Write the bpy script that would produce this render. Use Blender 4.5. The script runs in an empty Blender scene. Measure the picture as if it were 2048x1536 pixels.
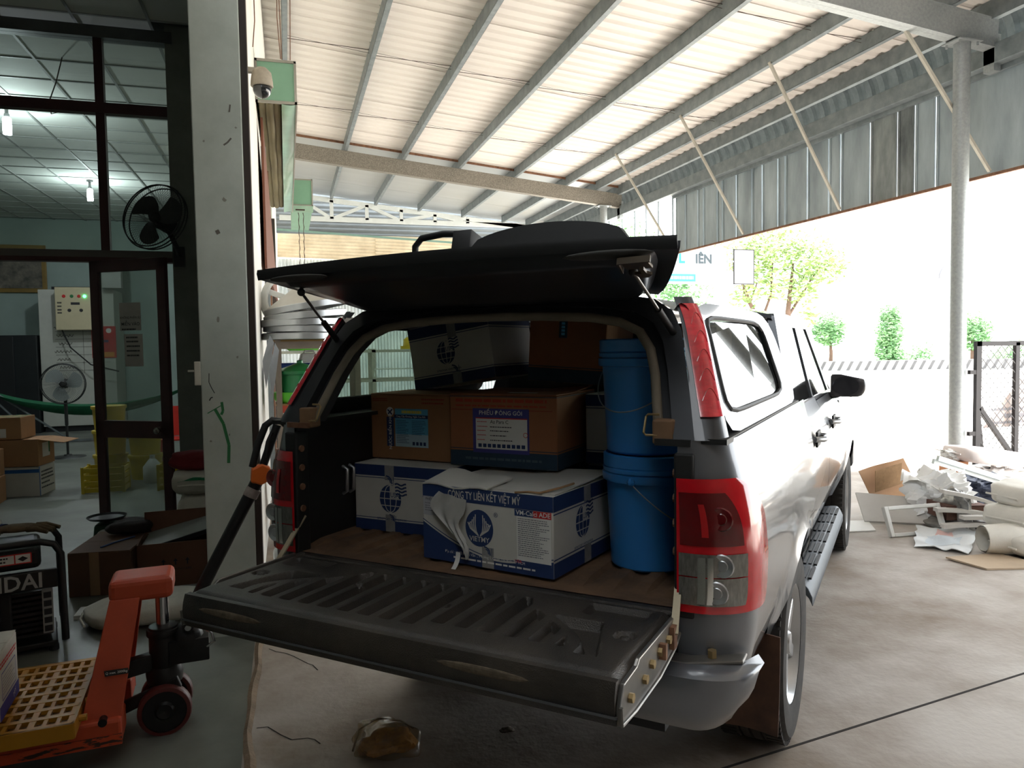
import bpy, bmesh, math, random
from mathutils import Vector, Matrix
RND = random.Random(11)
S = bpy.context.scene
COL = S.collection
PI = math.pi
sin, cos, rad = math.sin, math.cos, math.radians
# ------------------------------------------------------------------ camera
FPX, YAW, PITCH, ROLL, CAMH = 1494.28, 16.7014, 2.857, -0.885, 1.6
def make_camera():
    y, p, r = rad(YAW), rad(PITCH), rad(ROLL)
    F = Vector((sin(y)*cos(p), cos(y)*cos(p), -sin(p)))
    R0 = Vector((cos(y), -sin(y), 0)); U0 = R0.cross(F)
    R_ = R0*cos(r)+U0*sin(r); U_ = U0*cos(r)-R0*sin(r)
    cd = bpy.data.cameras.new('camera'); cd.sensor_fit = 'HORIZONTAL'; cd.sensor_width = 36
    cd.lens = 36*FPX/2048; cd.clip_start = .05; cd.clip_end = 500
    o = bpy.data.objects.new('camera', cd); COL.objects.link(o)
    M = Matrix((R_, U_, -F)).transposed().to_4x4(); M.translation = (0, 0, CAMH)
    o.matrix_world = M; S.camera = o
make_camera()
# ------------------------------------------------------------------ sky, sun, exposure
S.view_settings.view_transform = 'Standard'; S.view_settings.look = 'None'
S.view_settings.gamma = 1.0; S.view_settings.use_curve_mapping = False
S.view_settings.exposure = 1.1
W = bpy.data.worlds.new('sky'); S.world = W; W.use_nodes = True
bg = W.node_tree.nodes['Background']; bg.inputs[0].default_value = (.93, .97, 1.0, 1); bg.inputs[1].default_value = 3.0
sd = bpy.data.lights.new('sun', 'SUN'); sd.energy = 9.0; sd.angle = rad(1.0); sd.color = (1, .97, .92)
so = bpy.data.objects.new('sun', sd); COL.objects.link(so)
so.rotation_euler = Vector((-.35, -.28, -1)).to_track_quat('-Z', 'Y').to_euler()   # light travels this way: high sun ahead and to the right
# ------------------------------------------------------------------ helpers
def lin(c):
    return tuple(((x/255)/12.92 if x/255 <= .04045 else ((x/255+.055)/1.055)**2.4) for x in c)
MATS = {}
def mat(name, col, rough=.6, metal=0., var=.1, scale=5., bump=0., bscale=60., col2=None, spec=.5, coat=0., stretch=None, lo=.3, hi=.7):
    if name in MATS: return MATS[name]
    m = bpy.data.materials.new(name); m.use_nodes = True; MATS[name] = m
    nt = m.node_tree; b = nt.nodes['Principled BSDF']
    c = lin(col); c2 = lin(col2) if col2 else None
    b.inputs['Roughness'].default_value = rough; b.inputs['Metallic'].default_value = metal
    b.inputs['Specular IOR Level'].default_value = spec; b.inputs['Coat Weight'].default_value = coat
    b.inputs['Coat Roughness'].default_value = .06
    tc = nt.nodes.new('ShaderNodeTexCoord'); src = tc.outputs['Object']
    if stretch:
        mp = nt.nodes.new('ShaderNodeMapping'); mp.inputs['Scale'].default_value = stretch
        nt.links.new(src, mp.inputs['Vector']); src = mp.outputs['Vector']
    n = nt.nodes.new('ShaderNodeTexNoise'); n.inputs['Scale'].default_value = scale; n.inputs['Detail'].default_value = 6
    n.inputs['Roughness'].default_value = .62
    nt.links.new(src, n.inputs['Vector'])
    r = nt.nodes.new('ShaderNodeValToRGB'); e = r.color_ramp.elements
    e[0].position = lo; e[1].position = hi
    a = tuple(x*(1-var) for x in c); d = c2 if c2 else tuple(min(1, x*(1+var)) for x in c)
    e[0].color = a+(1,); e[1].color = d+(1,)
    nt.links.new(n.outputs['Fac'], r.inputs['Fac']); nt.links.new(r.outputs['Color'], b.inputs['Base Color'])
    if bump:
        n2 = nt.nodes.new('ShaderNodeTexNoise'); n2.inputs['Scale'].default_value = bscale; n2.inputs['Detail'].default_value = 3
        bp = nt.nodes.new('ShaderNodeBump'); bp.inputs['Strength'].default_value = bump; bp.inputs['Distance'].default_value = .01
        nt.links.new(src, n2.inputs['Vector']); nt.links.new(n2.outputs['Fac'], bp.inputs['Height']); nt.links.new(bp.outputs['Normal'], b.inputs['Normal'])
    return m
def glass(name, tint, refl=.12, rough=.02, haze=0.):
    if name in MATS: return MATS[name]
    m = bpy.data.materials.new(name); m.use_nodes = True; MATS[name] = m
    nt = m.node_tree; nt.nodes.remove(nt.nodes['Principled BSDF']); out = nt.nodes['Material Output']
    t = nt.nodes.new('ShaderNodeBsdfTransparent'); t.inputs[0].default_value = lin(tint)+(1,)
    g = nt.nodes.new('ShaderNodeBsdfGlossy'); g.inputs['Roughness'].default_value = rough
    f = nt.nodes.new('ShaderNodeFresnel'); f.inputs[0].default_value = 1.5
    mx = nt.nodes.new('ShaderNodeMixShader'); last = t
    if haze:
        df = nt.nodes.new('ShaderNodeBsdfDiffuse'); df.inputs[0].default_value = (.5, .53, .52, 1)
        m2 = nt.nodes.new('ShaderNodeMixShader'); nz = nt.nodes.new('ShaderNodeTexNoise'); nz.inputs['Scale'].default_value = 2.5
        mm = nt.nodes.new('ShaderNodeMath'); mm.operation = 'MULTIPLY'; mm.inputs[1].default_value = haze*2
        nt.links.new(nz.outputs['Fac'], mm.inputs[0]); nt.links.new(mm.outputs[0], m2.inputs[0])
        nt.links.new(t.outputs[0], m2.inputs[1]); nt.links.new(df.outputs[0], m2.inputs[2]); last = m2
    ge = nt.nodes.new('ShaderNodeNewGeometry'); io = nt.nodes.new('ShaderNodeMath'); io.operation = 'MULTIPLY_ADD'; io.inputs[1].default_value = -.8333; io.inputs[2].default_value = 1.5
    nt.links.new(ge.outputs['Backfacing'], io.inputs[0]); nt.links.new(io.outputs[0], f.inputs[0])     # same reflection from either side of the pane
    nt.links.new(f.outputs[0], mx.inputs[0]); nt.links.new(last.outputs[0], mx.inputs[1]); nt.links.new(g.outputs[0], mx.inputs[2])
    nt.links.new(mx.outputs[0], out.inputs['Surface'])
    return m
def emit(name, col, k):
    if name in MATS: return MATS[name]
    m = bpy.data.materials.new(name); m.use_nodes = True; MATS[name] = m
    b = m.node_tree.nodes['Principled BSDF']; b.inputs['Emission Color'].default_value = lin(col)+(1,); b.inputs['Emission Strength'].default_value = k
    b.inputs['Base Color'].default_value = lin(col)+(1,)
    return m
class MB:
    def __init__(s): s.v = []; s.f = []; s.mi = []; s.cur = 0
    def add(s, vs, fs, M=None):
        o = len(s.v)
        s.v += [tuple(M @ Vector(p)) if M else tuple(p) for p in vs]
        s.f += [tuple(i+o for i in f) for f in fs]; s.mi += [s.cur]*len(fs)
        return s
    def box(s, c, d, M=None, rz=0, taper=1):
        x, y, z = (k/2 for k in d)
        vs = [(-x, -y, -z), (x, -y, -z), (x, y, -z), (-x, y, -z), (-x*taper, -y*taper, z), (x*taper, -y*taper, z), (x*taper, y*taper, z), (-x*taper, y*taper, z)]
        T = Matrix.Translation(c) @ Matrix.Rotation(rz, 4, 'Z')
        if M: T = M @ T
        return s.add(vs, [(0, 3, 2, 1), (4, 5, 6, 7), (0, 1, 5, 4), (1, 2, 6, 5), (2, 3, 7, 6), (3, 0, 4, 7)], T)
    def bx(s, x0, x1, y0, y1, z0, z1, M=None): return s.box(((x0+x1)/2, (y0+y1)/2, (z0+z1)/2), (x1-x0, y1-y0, z1-z0), M)
    def bar(s, p, q, w, h, up=(0, 0, 1)):       # rectangular bar from p to q
        p, q = Vector(p), Vector(q); d = (q-p); L = d.length; d.normalize(); u = Vector(up)
        sx = d.cross(u)
        if sx.length < 1e-4: sx = d.cross(Vector((1, 0, 0)))
        sx.normalize(); uz = sx.cross(d)
        M = Matrix((sx, d, uz)).transposed().to_4x4(); M.translation = (p+q)/2
        return s.box((0, 0, 0), (w, L, h), M)
    def tube(s, pts, r, n=8, closed=False, cap=True):
        pts = [Vector(p) for p in pts]; k = len(pts); rs = r if isinstance(r, (list, tuple)) else [r]*k
        up = None; rings = []
        for i, p in enumerate(pts):
            a = pts[(i-1) % k] if (closed or i > 0) else p; b = pts[(i+1) % k] if (closed or i < k-1) else p
            d = (b-a).normalized()
            if up is None: up = d.orthogonal().normalized()
            up = (up-d*up.dot(d))
            up = up.normalized() if up.length > 1e-5 else d.orthogonal().normalized()
            w = d.cross(up)
            rings.append([p+(up*cos(2*PI*j/n)+w*sin(2*PI*j/n))*rs[i] for j in range(n)])
        vs = [v for ring in rings for v in ring]; fs = []
        for i in range(k if closed else k-1):
            A = i*n; B = ((i+1) % k)*n
            for j in range(n): fs.append((A+j, A+(j+1) % n, B+(j+1) % n, B+j))
        if cap and not closed: fs += [tuple(range(n))[::-1], tuple((k-1)*n+j for j in range(n))]
        return s.add(vs, fs)
    def cyl(s, p, q, r, r2=None, n=16): return s.tube([p, q], [r, r if r2 is None else r2], n)
    def lathe(s, prof, n=32, M=None, a0=0, a1=2*PI):   # prof [(r,z)] about z
        full = abs(a1-a0-2*PI) < 1e-6; m = n if full else n+1
        vs = [(r*cos(a0+(a1-a0)*j/n), r*sin(a0+(a1-a0)*j/n), z) for r, z in prof for j in range(m)]
        fs = []
        for i in range(len(prof)-1):
            for j in range(n):
                k = (j+1) % m; fs.append((i*m+j, i*m+k, (i+1)*m+k, (i+1)*m+j))
        return s.add(vs, fs, M)
    def prism(s, poly, t0, t1, M=None):          # polygon in xy, extruded in z
        n = len(poly); vs = [(x, y, t0) for x, y in poly]+[(x, y, t1) for x, y in poly]
        fs = [tuple(range(n))[::-1], tuple(range(n, 2*n))]+[(i, (i+1) % n, n+(i+1) % n, n+i) for i in range(n)]
        return s.add(vs, fs, M)
    def grid(s, nu, nv, fn, cu=False, cv=False):
        mu = nu if cu else nu+1; mv = nv if cv else nv+1
        vs = [fn(i/nu, j/nv) for i in range(mu) for j in range(mv)]
        fs = [(i*mv+j, ((i+1) % mu)*mv+j, ((i+1) % mu)*mv+(j+1) % mv, i*mv+(j+1) % mv) for i in range(nu) for j in range(nv)]
        return s.add(vs, fs)
    def slab(s, nu, nv, fn, t):                   # closed sheet: fn(a,b)->(p, n) point+normal
        P = [[fn(i/nu, j/nv) for j in range(nv+1)] for i in range(nu+1)]
        m = (nu+1)*(nv+1); idx = lambda i, j: i*(nv+1)+j
        A = [Vector(P[i][j][0]) for i in range(nu+1) for j in range(nv+1)]
        B = [Vector(P[i][j][0])-Vector(P[i][j][1])*t for i in range(nu+1) for j in range(nv+1)]
        fs = []
        for i in range(nu):
            for j in range(nv):
                q = (idx(i, j), idx(i+1, j), idx(i+1, j+1), idx(i, j+1)); fs += [q, tuple(m+k for k in q[::-1])]
        for i in range(nu): fs += [(idx(i, 0), idx(i, 0)+m, idx(i+1, 0)+m, idx(i+1, 0)), (idx(i+1, nv), idx(i+1, nv)+m, idx(i, nv)+m, idx(i, nv))]
        for j in range(nv): fs += [(idx(0, j+1), idx(0, j+1)+m, idx(0, j)+m, idx(0, j)), (idx(nu, j), idx(nu, j)+m, idx(nu, j+1)+m, idx(nu, j+1))]
        return s.add(A+B, fs)
    def sphere(s, c, r, n=16, m=10, sc=(1, 1, 1)):
        fs = []; vs = [(0, 0, -1)]+[(cos(2*PI*j/n)*sin(PI*i/m), sin(2*PI*j/n)*sin(PI*i/m), -cos(PI*i/m)) for i in range(1, m) for j in range(n)]+[(0, 0, 1)]
        for j in range(n):
            k = (j+1) % n; fs += [(0, 1+k, 1+j), (len(vs)-1, len(vs)-1-n+j, len(vs)-1-n+k)]
            for i in range(m-2): fs.append((1+i*n+j, 1+i*n+k, 1+(i+1)*n+k, 1+(i+1)*n+j))
        return s.add([(c[0]+x*r*sc[0], c[1]+y*r*sc[1], c[2]+z*r*sc[2]) for x, y, z in vs], fs)
    def split(s, name, m, parent=None, **k):      # one object for each separate piece
        par = list(range(len(s.v)))
        def find(i):
            while par[i] != i: par[i] = par[par[i]]; i = par[i]
            return i
        for f in s.f:
            r = find(f[0])
            for i in f[1:]: par[find(i)] = r
        G = {}
        for f in s.f: G.setdefault(find(f[0]), []).append(f)
        out = []
        for fs in G.values():
            ids = sorted({i for f in fs for i in f}); mp = {i: j for j, i in enumerate(ids)}
            b = MB(); b.add([s.v[i] for i in ids], [tuple(mp[i] for i in f) for f in fs]); out.append(b.build(name, m, parent, **k))
        return out
    def build(s, name, m, parent=None, smooth=None, bevel=0, seg=2, normals=True):
        me = bpy.data.meshes.new(name); me.from_pydata(s.v, [], s.f); me.update()
        ms = m if isinstance(m, (list, tuple)) else [m]
        for x in ms: me.materials.append(x)
        if len(ms) > 1: me.polygons.foreach_set('material_index', s.mi)
        if normals or bevel:
            bm = bmesh.new(); bm.from_mesh(me)
            if normals: bmesh.ops.recalc_face_normals(bm, faces=bm.faces)
            if bevel:
                ed = [e for e in bm.edges if len(e.link_faces) == 2 and e.calc_face_angle(0) > .5]
                bmesh.ops.bevel(bm, geom=ed, offset=bevel, segments=seg, affect='EDGES', profile=.5, clamp_overlap=True)
            bm.to_mesh(me); bm.free()
        if smooth is not None:
            me.shade_smooth(); me.set_sharp_from_angle(angle=rad(smooth))
        o = bpy.data.objects.new(name, me); COL.objects.link(o)
        if parent: o.parent = parent
        return o
def tag(o, label=None, cat=None, group=None, kind=None):
    if label: o['label'] = label
    if cat: o['category'] = cat
    if group: o['group'] = group
    if kind: o['kind'] = kind
    return o
def thing(name, label, cat, loc=(0, 0, 0), rz=0., group=None, kind=None, rot=None, parent=None):
    o = bpy.data.objects.new(name, None); COL.objects.link(o); o.empty_display_size = .1
    o.location = loc; o.rotation_euler = rot if rot else (0, 0, rz)
    if parent: o.parent = parent
    return tag(o, label, cat, group, kind)
def dup(o, parent=None, loc=None, rot=None):
    c = o.copy(); COL.objects.link(c)
    c.parent = parent if parent else None
    if loc is not None: c.location = loc
    if rot is not None: c.rotation_euler = rot
    for ch in list(o.children): dup(ch, c)
    return c
class Face:       # a flat face of a thing: origin at its centre, a along, b up; for printing on it
    def __init__(s, o, a, b): s.o = Vector(o); s.a = Vector(a).normalized(); s.b = Vector(b).normalized(); s.n = s.a.cross(s.b)
    def M(s, x=0, y=0, off=.001, rot=0):
        m = Matrix((s.a, s.b, s.n)).transposed().to_4x4(); m.translation = s.o+s.a*x+s.b*y+s.n*off
        return m @ Matrix.Rotation(rot, 4, 'Z')
def text(st, size, m, parent, face, x=0, y=0, off=.0016, align='CENTER', bold=0., sx=1., rot=0., shear=0., name='lettering', space=1.):
    cu = bpy.data.curves.new('t', 'FONT'); cu.body = st; cu.size = size; cu.align_x = align; cu.align_y = 'CENTER'; cu.offset = bold*size; cu.shear = shear
    cu.resolution_u = 2; cu.space_character = space
    ob = bpy.data.objects.new('t', cu); COL.objects.link(ob)
    dg = bpy.context.evaluated_depsgraph_get(); me = bpy.data.meshes.new_from_object(ob.evaluated_get(dg))
    bpy.data.objects.remove(ob); bpy.data.curves.remove(cu)
    me.transform(face.M(x, y, off, rot) @ Matrix.Diagonal((sx, 1, 1, 1))); me.name = name
    me.materials.clear(); me.materials.append(m)
    o = bpy.data.objects.new(name, me); COL.objects.link(o); o.parent = parent
    return o
def decal(name, polys, m, parent, face, off=.0008, x=0, y=0, rot=0):    # flat print made of one or more outlines
    b = MB(); M = face.M(x, y, off, rot)
    for p in polys: b.add([(u, v, 0) for u, v in p], [tuple(range(len(p)))], M)
    o = b.build(name, m, parent, normals=False)
    if len(polys) > 1: o['kind'] = 'stuff'
    return o
def rect(x0, x1, y0, y1): return [(x0, y0), (x1, y0), (x1, y1), (x0, y1)]
def disc(cx, cy, r, n=28, ry=None): return [(cx+r*cos(2*PI*i/n), cy+(ry or r)*sin(2*PI*i/n)) for i in range(n)]
def stroke(pts, w):      # polyline thickened to quads
    out = []
    for (x0, y0), (x1, y1) in zip(pts[:-1], pts[1:]):
        d = math.hypot(x1-x0, y1-y0) or 1; nx, ny = -(y1-y0)/d*w/2, (x1-x0)/d*w/2
        out.append([(x0-nx, y0-ny), (x1-nx, y1-ny), (x1+nx, y1+ny), (x0+nx, y0+ny)])
    return out
def lines(x0, x1, ys, h, seed=1, ragged=.35):     # rows of print too small to read
    r = random.Random(seed); out = []
    for y in ys:
        x = x0; end = x1-(x1-x0)*ragged*r.random()
        while x < end:
            w = (x1-x0)*r.uniform(.03, .1); out.append(rect(x, min(x+w, end), y-h/2, y+h/2)); x += w+(x1-x0)*.015
    return out
# ================================================================== SETTING
M_conc = mat('concrete', (140, 125, 110), .85, var=.06, scale=.7, bump=.25, bscale=30, col2=(194, 188, 181), lo=.35, hi=.6)
M_concin = mat('smooth green grey screed', (96, 100, 94), .42, var=.25, scale=1.3, bump=.06, bscale=12, col2=(122, 126, 118))
M_yard = mat('pale yard dust', (214, 208, 198), .95, var=.06, scale=.8, bump=.15, bscale=10)
M_white = mat('pale green white paint', (176, 184, 174), .7, var=.1, scale=3, bump=.08, bscale=20, col2=(190, 198, 189))
M_outwall = mat('white render', (228, 226, 218), .8, var=.08, scale=2)
M_dkwood = mat('dark brown jamb', (48, 38, 32), .6, var=.35, scale=9, stretch=(1, 1, .15))
M_rust = mat('rusty steel', (110, 72, 52), .8, var=.3, scale=14, col2=(139, 101, 76))
M_galv = mat('galvanised steel', (148, 153, 154), .5, .4, var=.05, scale=30, col2=(164, 169, 169))
M_galvd = mat('dull galvanised steel', (118, 126, 129), .55, .3, var=.1, scale=6, col2=(142, 150, 152))
M_spangle = mat('spangled zinc', (112, 106, 96), .55, .3, var=.3, scale=70, col2=(163, 157, 146))
M_roof = mat('cream roof sheet', (228, 221, 214), .5, 0, var=.035, scale=.7)
M_silver = mat('silver insulation', (176, 178, 178), .35, .4, var=.06, scale=.6, stretch=(.4, 3, 1))
M_fascia = mat('aged fascia sheet', (140, 152, 158), .5, .2, var=.16, scale=2.2, stretch=(1, 1, .25), col2=(178, 190, 194))
M_wire = mat('dark wire', (70, 55, 47), .7)
def struct(name, mb, m, **k):
    lab = k.pop('label', None); kind = None if k.get('parent') else 'structure'
    o = mb.build(name, m, **k)
    return tag(o, lab, kind=kind)
# floors
b = MB(); b.bx(-.2151, 9.2, -6, 27, -.15, 0); struct('floor_canopy', b, M_conc, label='stained grey concrete floor under the canopy')
b = MB(); b.bx(-9, -.215, -6, 27, -.15, .006); struct('floor_warehouse', b, M_concin, label='smooth greenish floor inside the warehouse')
b = MB()
def kerbf(a, c):
    y = -6+a*10.4; w = .018*sin(y*5)+.012*sin(y*13+1); return (-.215+w*.5+(.04+.006*sin(y*9))*c, y, .004+.014*(1-abs(2*c-1)))
b.grid(90, 4, kerbf); struct('trim_threshold', b, mat('chipped cement edge', (136, 118, 98), .9, var=.3, scale=9, bump=.5), label='chipped cement edge between the two floors')
b = MB(); b.add([(-150, 27, -.06), (9.2, 27, -.06), (9.2, -60, -.06), (200, -60, -.06), (200, 200, -.06), (-150, 200, -.06)], [(0, 1, 4, 5), (1, 2, 3, 4)]); struct('ground_yard', b, M_yard, label='sunlit pale yard beyond the canopy')
# cracks
for k, (x, y) in enumerate(((-.14, 4.15), (-.17, 3.28))):
    b = MB(); p = [(x, y)]
    for i in range(7): p.append((p[-1][0]+RND.uniform(.02, .055), p[-1][1]-RND.uniform(.0, .09)))
    for q in stroke(p, .006): b.add([(u, v, .0015) for u, v in q], [(0, 1, 2, 3)])
    b.build('floor_crack', mat('crack', (38, 32, 27), .95), bpy.data.objects['floor_canopy'], normals=False)
b = MB(); b.bx(.3, 8.5, 2.16, 2.172, -.01, .0012, Matrix.Rotation(rad(8), 4, 'Z')); b.build('control_joint', MATS['crack'], bpy.data.objects['floor_canopy'])
# pillar and wall of the building
def chips(o, face, n, w, h, seed, m=None):
    r = random.Random(seed); P = []
    for i in range(n):
        x, y, s = r.uniform(-w, w), r.uniform(-h, h), r.uniform(.004, .016)
        P.append([(x+s*r.uniform(.5, 1)*cos(a*PI/3), y+s*r.uniform(.3, 1.4)*sin(a*PI/3)) for a in range(6)])
    return decal('chipped_paint', P, m or mat('bare plaster', (120, 108, 96), .9), o, face, .0012)
b = MB(); b.bx(-.456, -.2, 4.4, 4.66, 0, 6.3); pil = struct('wall_pillar', b, M_white, bevel=.006, label='scuffed pale green pillar beside the loading door')
fp = Face((-.328, 4.4, 1.7), (1, 0, 0), (0, 0, 1))
chips(pil, fp, 9, .1, 1.5, 5, mat('greyed plaster', (134, 134, 124), .9))
decal('green_paint_smear', stroke([(-.06, -.42), (-.02, -.5), (.005, -.62), (.0, -.72)], .016)+stroke([(-.1, -.44), (-.03, -.4)], .005)+stroke([(-.025, -.38), (-.02, -.43), (-.03, -.45)], .014), mat('green paint', (38, 112, 62), .6), pil, fp, .0014)
decal('pen_mark', stroke([(-.085, -.22), (-.087, -.27), (-.075, -.3), (-.06, -.33)], .004)+stroke([(-.088, -.37), (-.08, -.355), (-.07, -.352)], .006), mat('black ink', (28, 27, 26), .6), pil, fp, .0014)
decal('scuff', stroke([(.03, 1.02), (.05, 1.035), (.07, 1.06)], .009)+stroke([(.065, 1.2), (.07, 1.24)], .008)+stroke([(-.02, .56), (-.01, .54)], .02), mat('grey scuff', (98, 94, 86), .8), pil, fp, .0014)
b = MB(); b.bx(-.2, -.163, 4.41, 4.5, 0, 6.3); struct('trim_jamb', b, M_dkwood, label='dark rusty door jamb beside the pillar', bevel=.004)
b = MB(); b.bx(-.45, -.2, 4.66, 24, 0, 6.5); struct('wall_side', b, M_outwall, label='white outer wall of the warehouse')
for i, (y, w, t, m) in enumerate(((8.2, .09, .05, M_galvd), (9.3, .12, .05, M_rust), (12.6, .14, .07, M_dkwood))):
    b = MB(); b.bx(-.2, -.2+t, y, y+w, 0, 3.7); tag(struct('trim_post', b, m), ('grey post fixed to the side wall', 'rust brown post fixed to the side wall', 'dark post at the far end of the side wall')[i])
b = MB(); b.bx(-9.2, -9, -6, 24, 0, 4.7); struct('wall_left', b, M_white, label='left wall of the warehouse, out of view')
b = MB(); b.bx(8.3, 8.5, -6, -1.0, 0, 6.2); struct('wall_light_block', b, mat('brown grey cladding', (112, 104, 94), .8), label='added unseen wall right of the photographer, blocking light')  # out of view, added to cut the light reaching the cargo and tailgate
b = MB(); b.bx(-9, 8.6, -6.2, -6, 0, 6.5); struct('wall_front', b, mat('brown grey cladding', (112, 104, 94), .8), label='wall behind the photographer')
M_inwall = mat('pale green wall paint', (150, 168, 160), .8, var=.12, scale=1.2)
b = MB(); b.bx(-9, -.45, 18.2, 18.4, 0, 4.7); struct('wall_back', b, M_inwall, label='pale green back wall of the warehouse')
# ceiling tiles
b = MB(); b.bx(-9, -.45, -6, 18.2, 4.49, 4.7); ceil = struct('ceiling', b, mat('dark ceiling void', (70, 74, 72), .9), label='suspended tiled ceiling of the warehouse')
b = MB(); b.bx(-.294, .294, -.294, .294, 0, .02); tile = b.build('ceiling_tile', mat('ceiling tile', (216, 218, 212), .8, var=.05, scale=.8), ceil, bevel=.004, seg=1)
tile.location = (-.76, 3.3, 4.462); first = True
for i in range(10):
    for j in range(25):
        if (i, j) in ((3, 5), (2, 5)) or (i == 0 and j == 7): continue
        p = (-.76-.6*i, 3.3+.6*j, 4.462)
        if first: tile.location = p; first = False
        else:
            t = tile.copy(); COL.objects.link(t); t.location = p
b = MB()
for i in range(11): b.bx(-.46-.6*i-.012, -.46-.6*i+.012, -6, 18.2, 4.452, 4.462)
for j in range(26): b.bx(-6.5, -.46, 3-.012+.6*j, 3+.012+.6*j, 4.453, 4.463)
b.split('ceiling_grid_bar', mat('grid metal', (150, 153, 150), .6), ceil)
# ------------------------------------------------------------------ canopy
def zp(x): return 6.108-.1003*x          # underside of purlins
can = thing('canopy_roof', 'tall steel canopy with ribbed cream roof sheets over the loading yard', None, kind='structure')
def sheet_prof(n, pitch, h):
    out = []
    for i in range(n):
        y = i*pitch
        out += [(y, 0), (y+pitch*.4, 0), (y+pitch*.58, h), (y+pitch*.82, h)]
    out.append((n*pitch, 0)); return out
pr = sheet_prof(4, .25, .028)
b = MB(); n = len(pr)
def rs(a, c):
    y, h = pr[int(round(a*(n-1)))]; x = -.2+c*8.2; return ((x, y*1.015, zp(x)+.2+h), (0, 0, 1))
b.slab(n-1, 2, rs, -.004); sh = b.build('roof_sheet', M_roof, can)
for k in range(23):
    o = sh if k == 0 else sh.copy()
    if k: COL.objects.link(o)
    o.location = (0, -5.9+k*1.0, .004*(k % 2))
b = MB()
def rs2(a, c):
    x = -.2+c*8.2; return ((x, a*1.0, zp(x)+.2+.004*sin(a*PI*2)), (0, 0, 1))
b.slab(4, 2, rs2, -.004); sh = b.build('roof_sheet', M_silver, can)
for k in range(6):
    o = sh if k == 0 else sh.copy()
    if k: COL.objects.link(o)
    o.location = (0, 17.12+k*1.0, .003*(k % 2))
def cee(x, y0, y1):      # C section purlin, open towards +x
    b = MB(); z = zp(x); w = .075; t = .004
    b.bx(x, x+t, y0, y1, z, z+.2); b.bx(x, x+w, y0, y1, z, z+t); b.bx(x, x+w, y0, y1, z+.2-t, z+.2)
    b.bx(x+w-t, x+w, y0, y1, z, z+.02); b.bx(x+w-t, x+w, y0, y1, z+.18, z+.2)
    return b
for x in (.06, 1.33, 2.6, 3.89, 5.23, 6.52, 7.3):
    cee(x, -5.9, 22.6).build('purlin', M_galvd, can)
    b = MB()
    for k in range(58):
        b.sphere((x-.012, 2.0+.25*k, zp(x)+.192), .008, 6, 4)
    tag(b.build('roof_screws', mat('screw heads', (205, 205, 200), .3, .6), can), kind='stuff')
for y in (6.91, 17.107):
    b = MB(); x0, x1 = -.2, 8.0
    for zz, w, h in ((-.006, .16, .012), (-.324, .16, .012), (-.165, .012, .33)):
        b.bar((x0, y, zp(x0)+zz), (x1, y, zp(x1)+zz), w, h)
    b.bar((x0, y-.07, zp(x0)-.165), (x1, y-.07, zp(x1)-.165), .006, .31)
    b.build('rafter', M_spangle if y > 10 else M_galv, can)
b = MB(); b.bar((-.2, 17.0, zp(-.2)+.16), (8, 17.0, zp(8)+.16), .02, .05); b.build('edge_strip', M_rust, can)
for y in (6.91, 17.107):
    b = MB(); b.cyl((7.55, y, 0), (7.55, y, zp(7.55)-.345), .088, n=24); c = b.build('column', M_galv, can, smooth=40)
    b = MB(); b.box((7.55, y, zp(7.55)-.338), (.34, .26, .014)); b.build('cap_plate', M_galv, c)
    b = MB()
    for dx in (-.13, .13):
        for dy in (-.09, .09): b.cyl((7.55+dx, y+dy, zp(7.55)-.385), (7.55+dx, y+dy, zp(7.55)-.33), .014, n=6)
    b.split('bolt', M_galv, c)
    b = MB(); b.box((8.0, y, 4.93), (.1, .14, .42)); b.build('eave_bracket', M_galv, can)
# eave: end purlin, rolled edge sheet, beam
b = MB(); b.bx(7.9, 7.98, -5.9, 22.6, zp(7.93)-.02, zp(7.93)+.2); b.build('eave_purlin', M_galvd, can)
pr2 = sheet_prof(4, .25, .04); n2 = len(pr2)
b = MB()
def eave(a, c):
    y, h = pr2[int(round(a*(n2-1)))]; t = PI/2-c*PI/2*1.15; r = .44+h
    return ((7.92+r*cos(t)*.85, y*1.01, 5.11+r*sin(t)), (cos(t), 0, sin(t)))
b.slab(n2-1, 9, eave, -.004); sh = b.build('rolled_edge_sheet', M_galvd, can, smooth=35)
for k in range(29):
    o = sh if k == 0 else sh.copy()
    if k: COL.objects.link(o)
    o.location = (0, -5.9+k, 0)
b = MB(); b.bx(7.95, 8.13, -5.9, 22.6, 4.8, 5.03); b.build('eave_beam', M_galvd, can, bevel=.01)
# hanging fascia of separate sheets
fas = MB(); fas.bx(8.08, 8.14, -5.9, 14.62, 4.74, 4.8); fas = fas.build('fascia', M_galvd, can)
b = MB(); b.bx(8.08, 8.12, -5.9, 14.62, 3.54, 3.575); b.build('fascia_bottom_rail', M_rust, fas)
ys = 14.6; k = 0; wid = (.42, .5, .22, .5, .18, .46, .5, .3, .44, .2, .56, .5, .26, .6, .5, .3, .34, 1.4)
for k, w in enumerate(wid+(1.4, 1.4, 1.4, 1.4, 1.4)):
    if ys < -5.5: break
    b = MB(); b.bx(8.135, 8.141, ys-w+.004, ys-.004, 3.57, 4.76); b.bx(8.118, 8.14, ys-w+.004, ys-w+.034, 3.57, 4.76); b.bx(8.124, 8.14, ys-.05, ys-.034, 3.57, 4.76)
    b.build('fascia_sheet', M_fascia if k not in (14, 15) else mat('stained fascia sheet', (86, 94, 96), .6, .2, var=.3, scale=3, col2=(160, 166, 165), stretch=(1, 1, .3)), fas)
    ys -= w
# bars in the gap past the fascia
b = MB()
for y in (14.65, 15.3, 15.9, 16.5, 17.2, 18.0): b.bx(8.09, 8.12, y, y+.03, 3.57, 4.8)
b.bx(8.09, 8.12, 14.62, 22.6, 3.54, 3.575); b.split('gap_bar', M_galvd, can)
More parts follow.
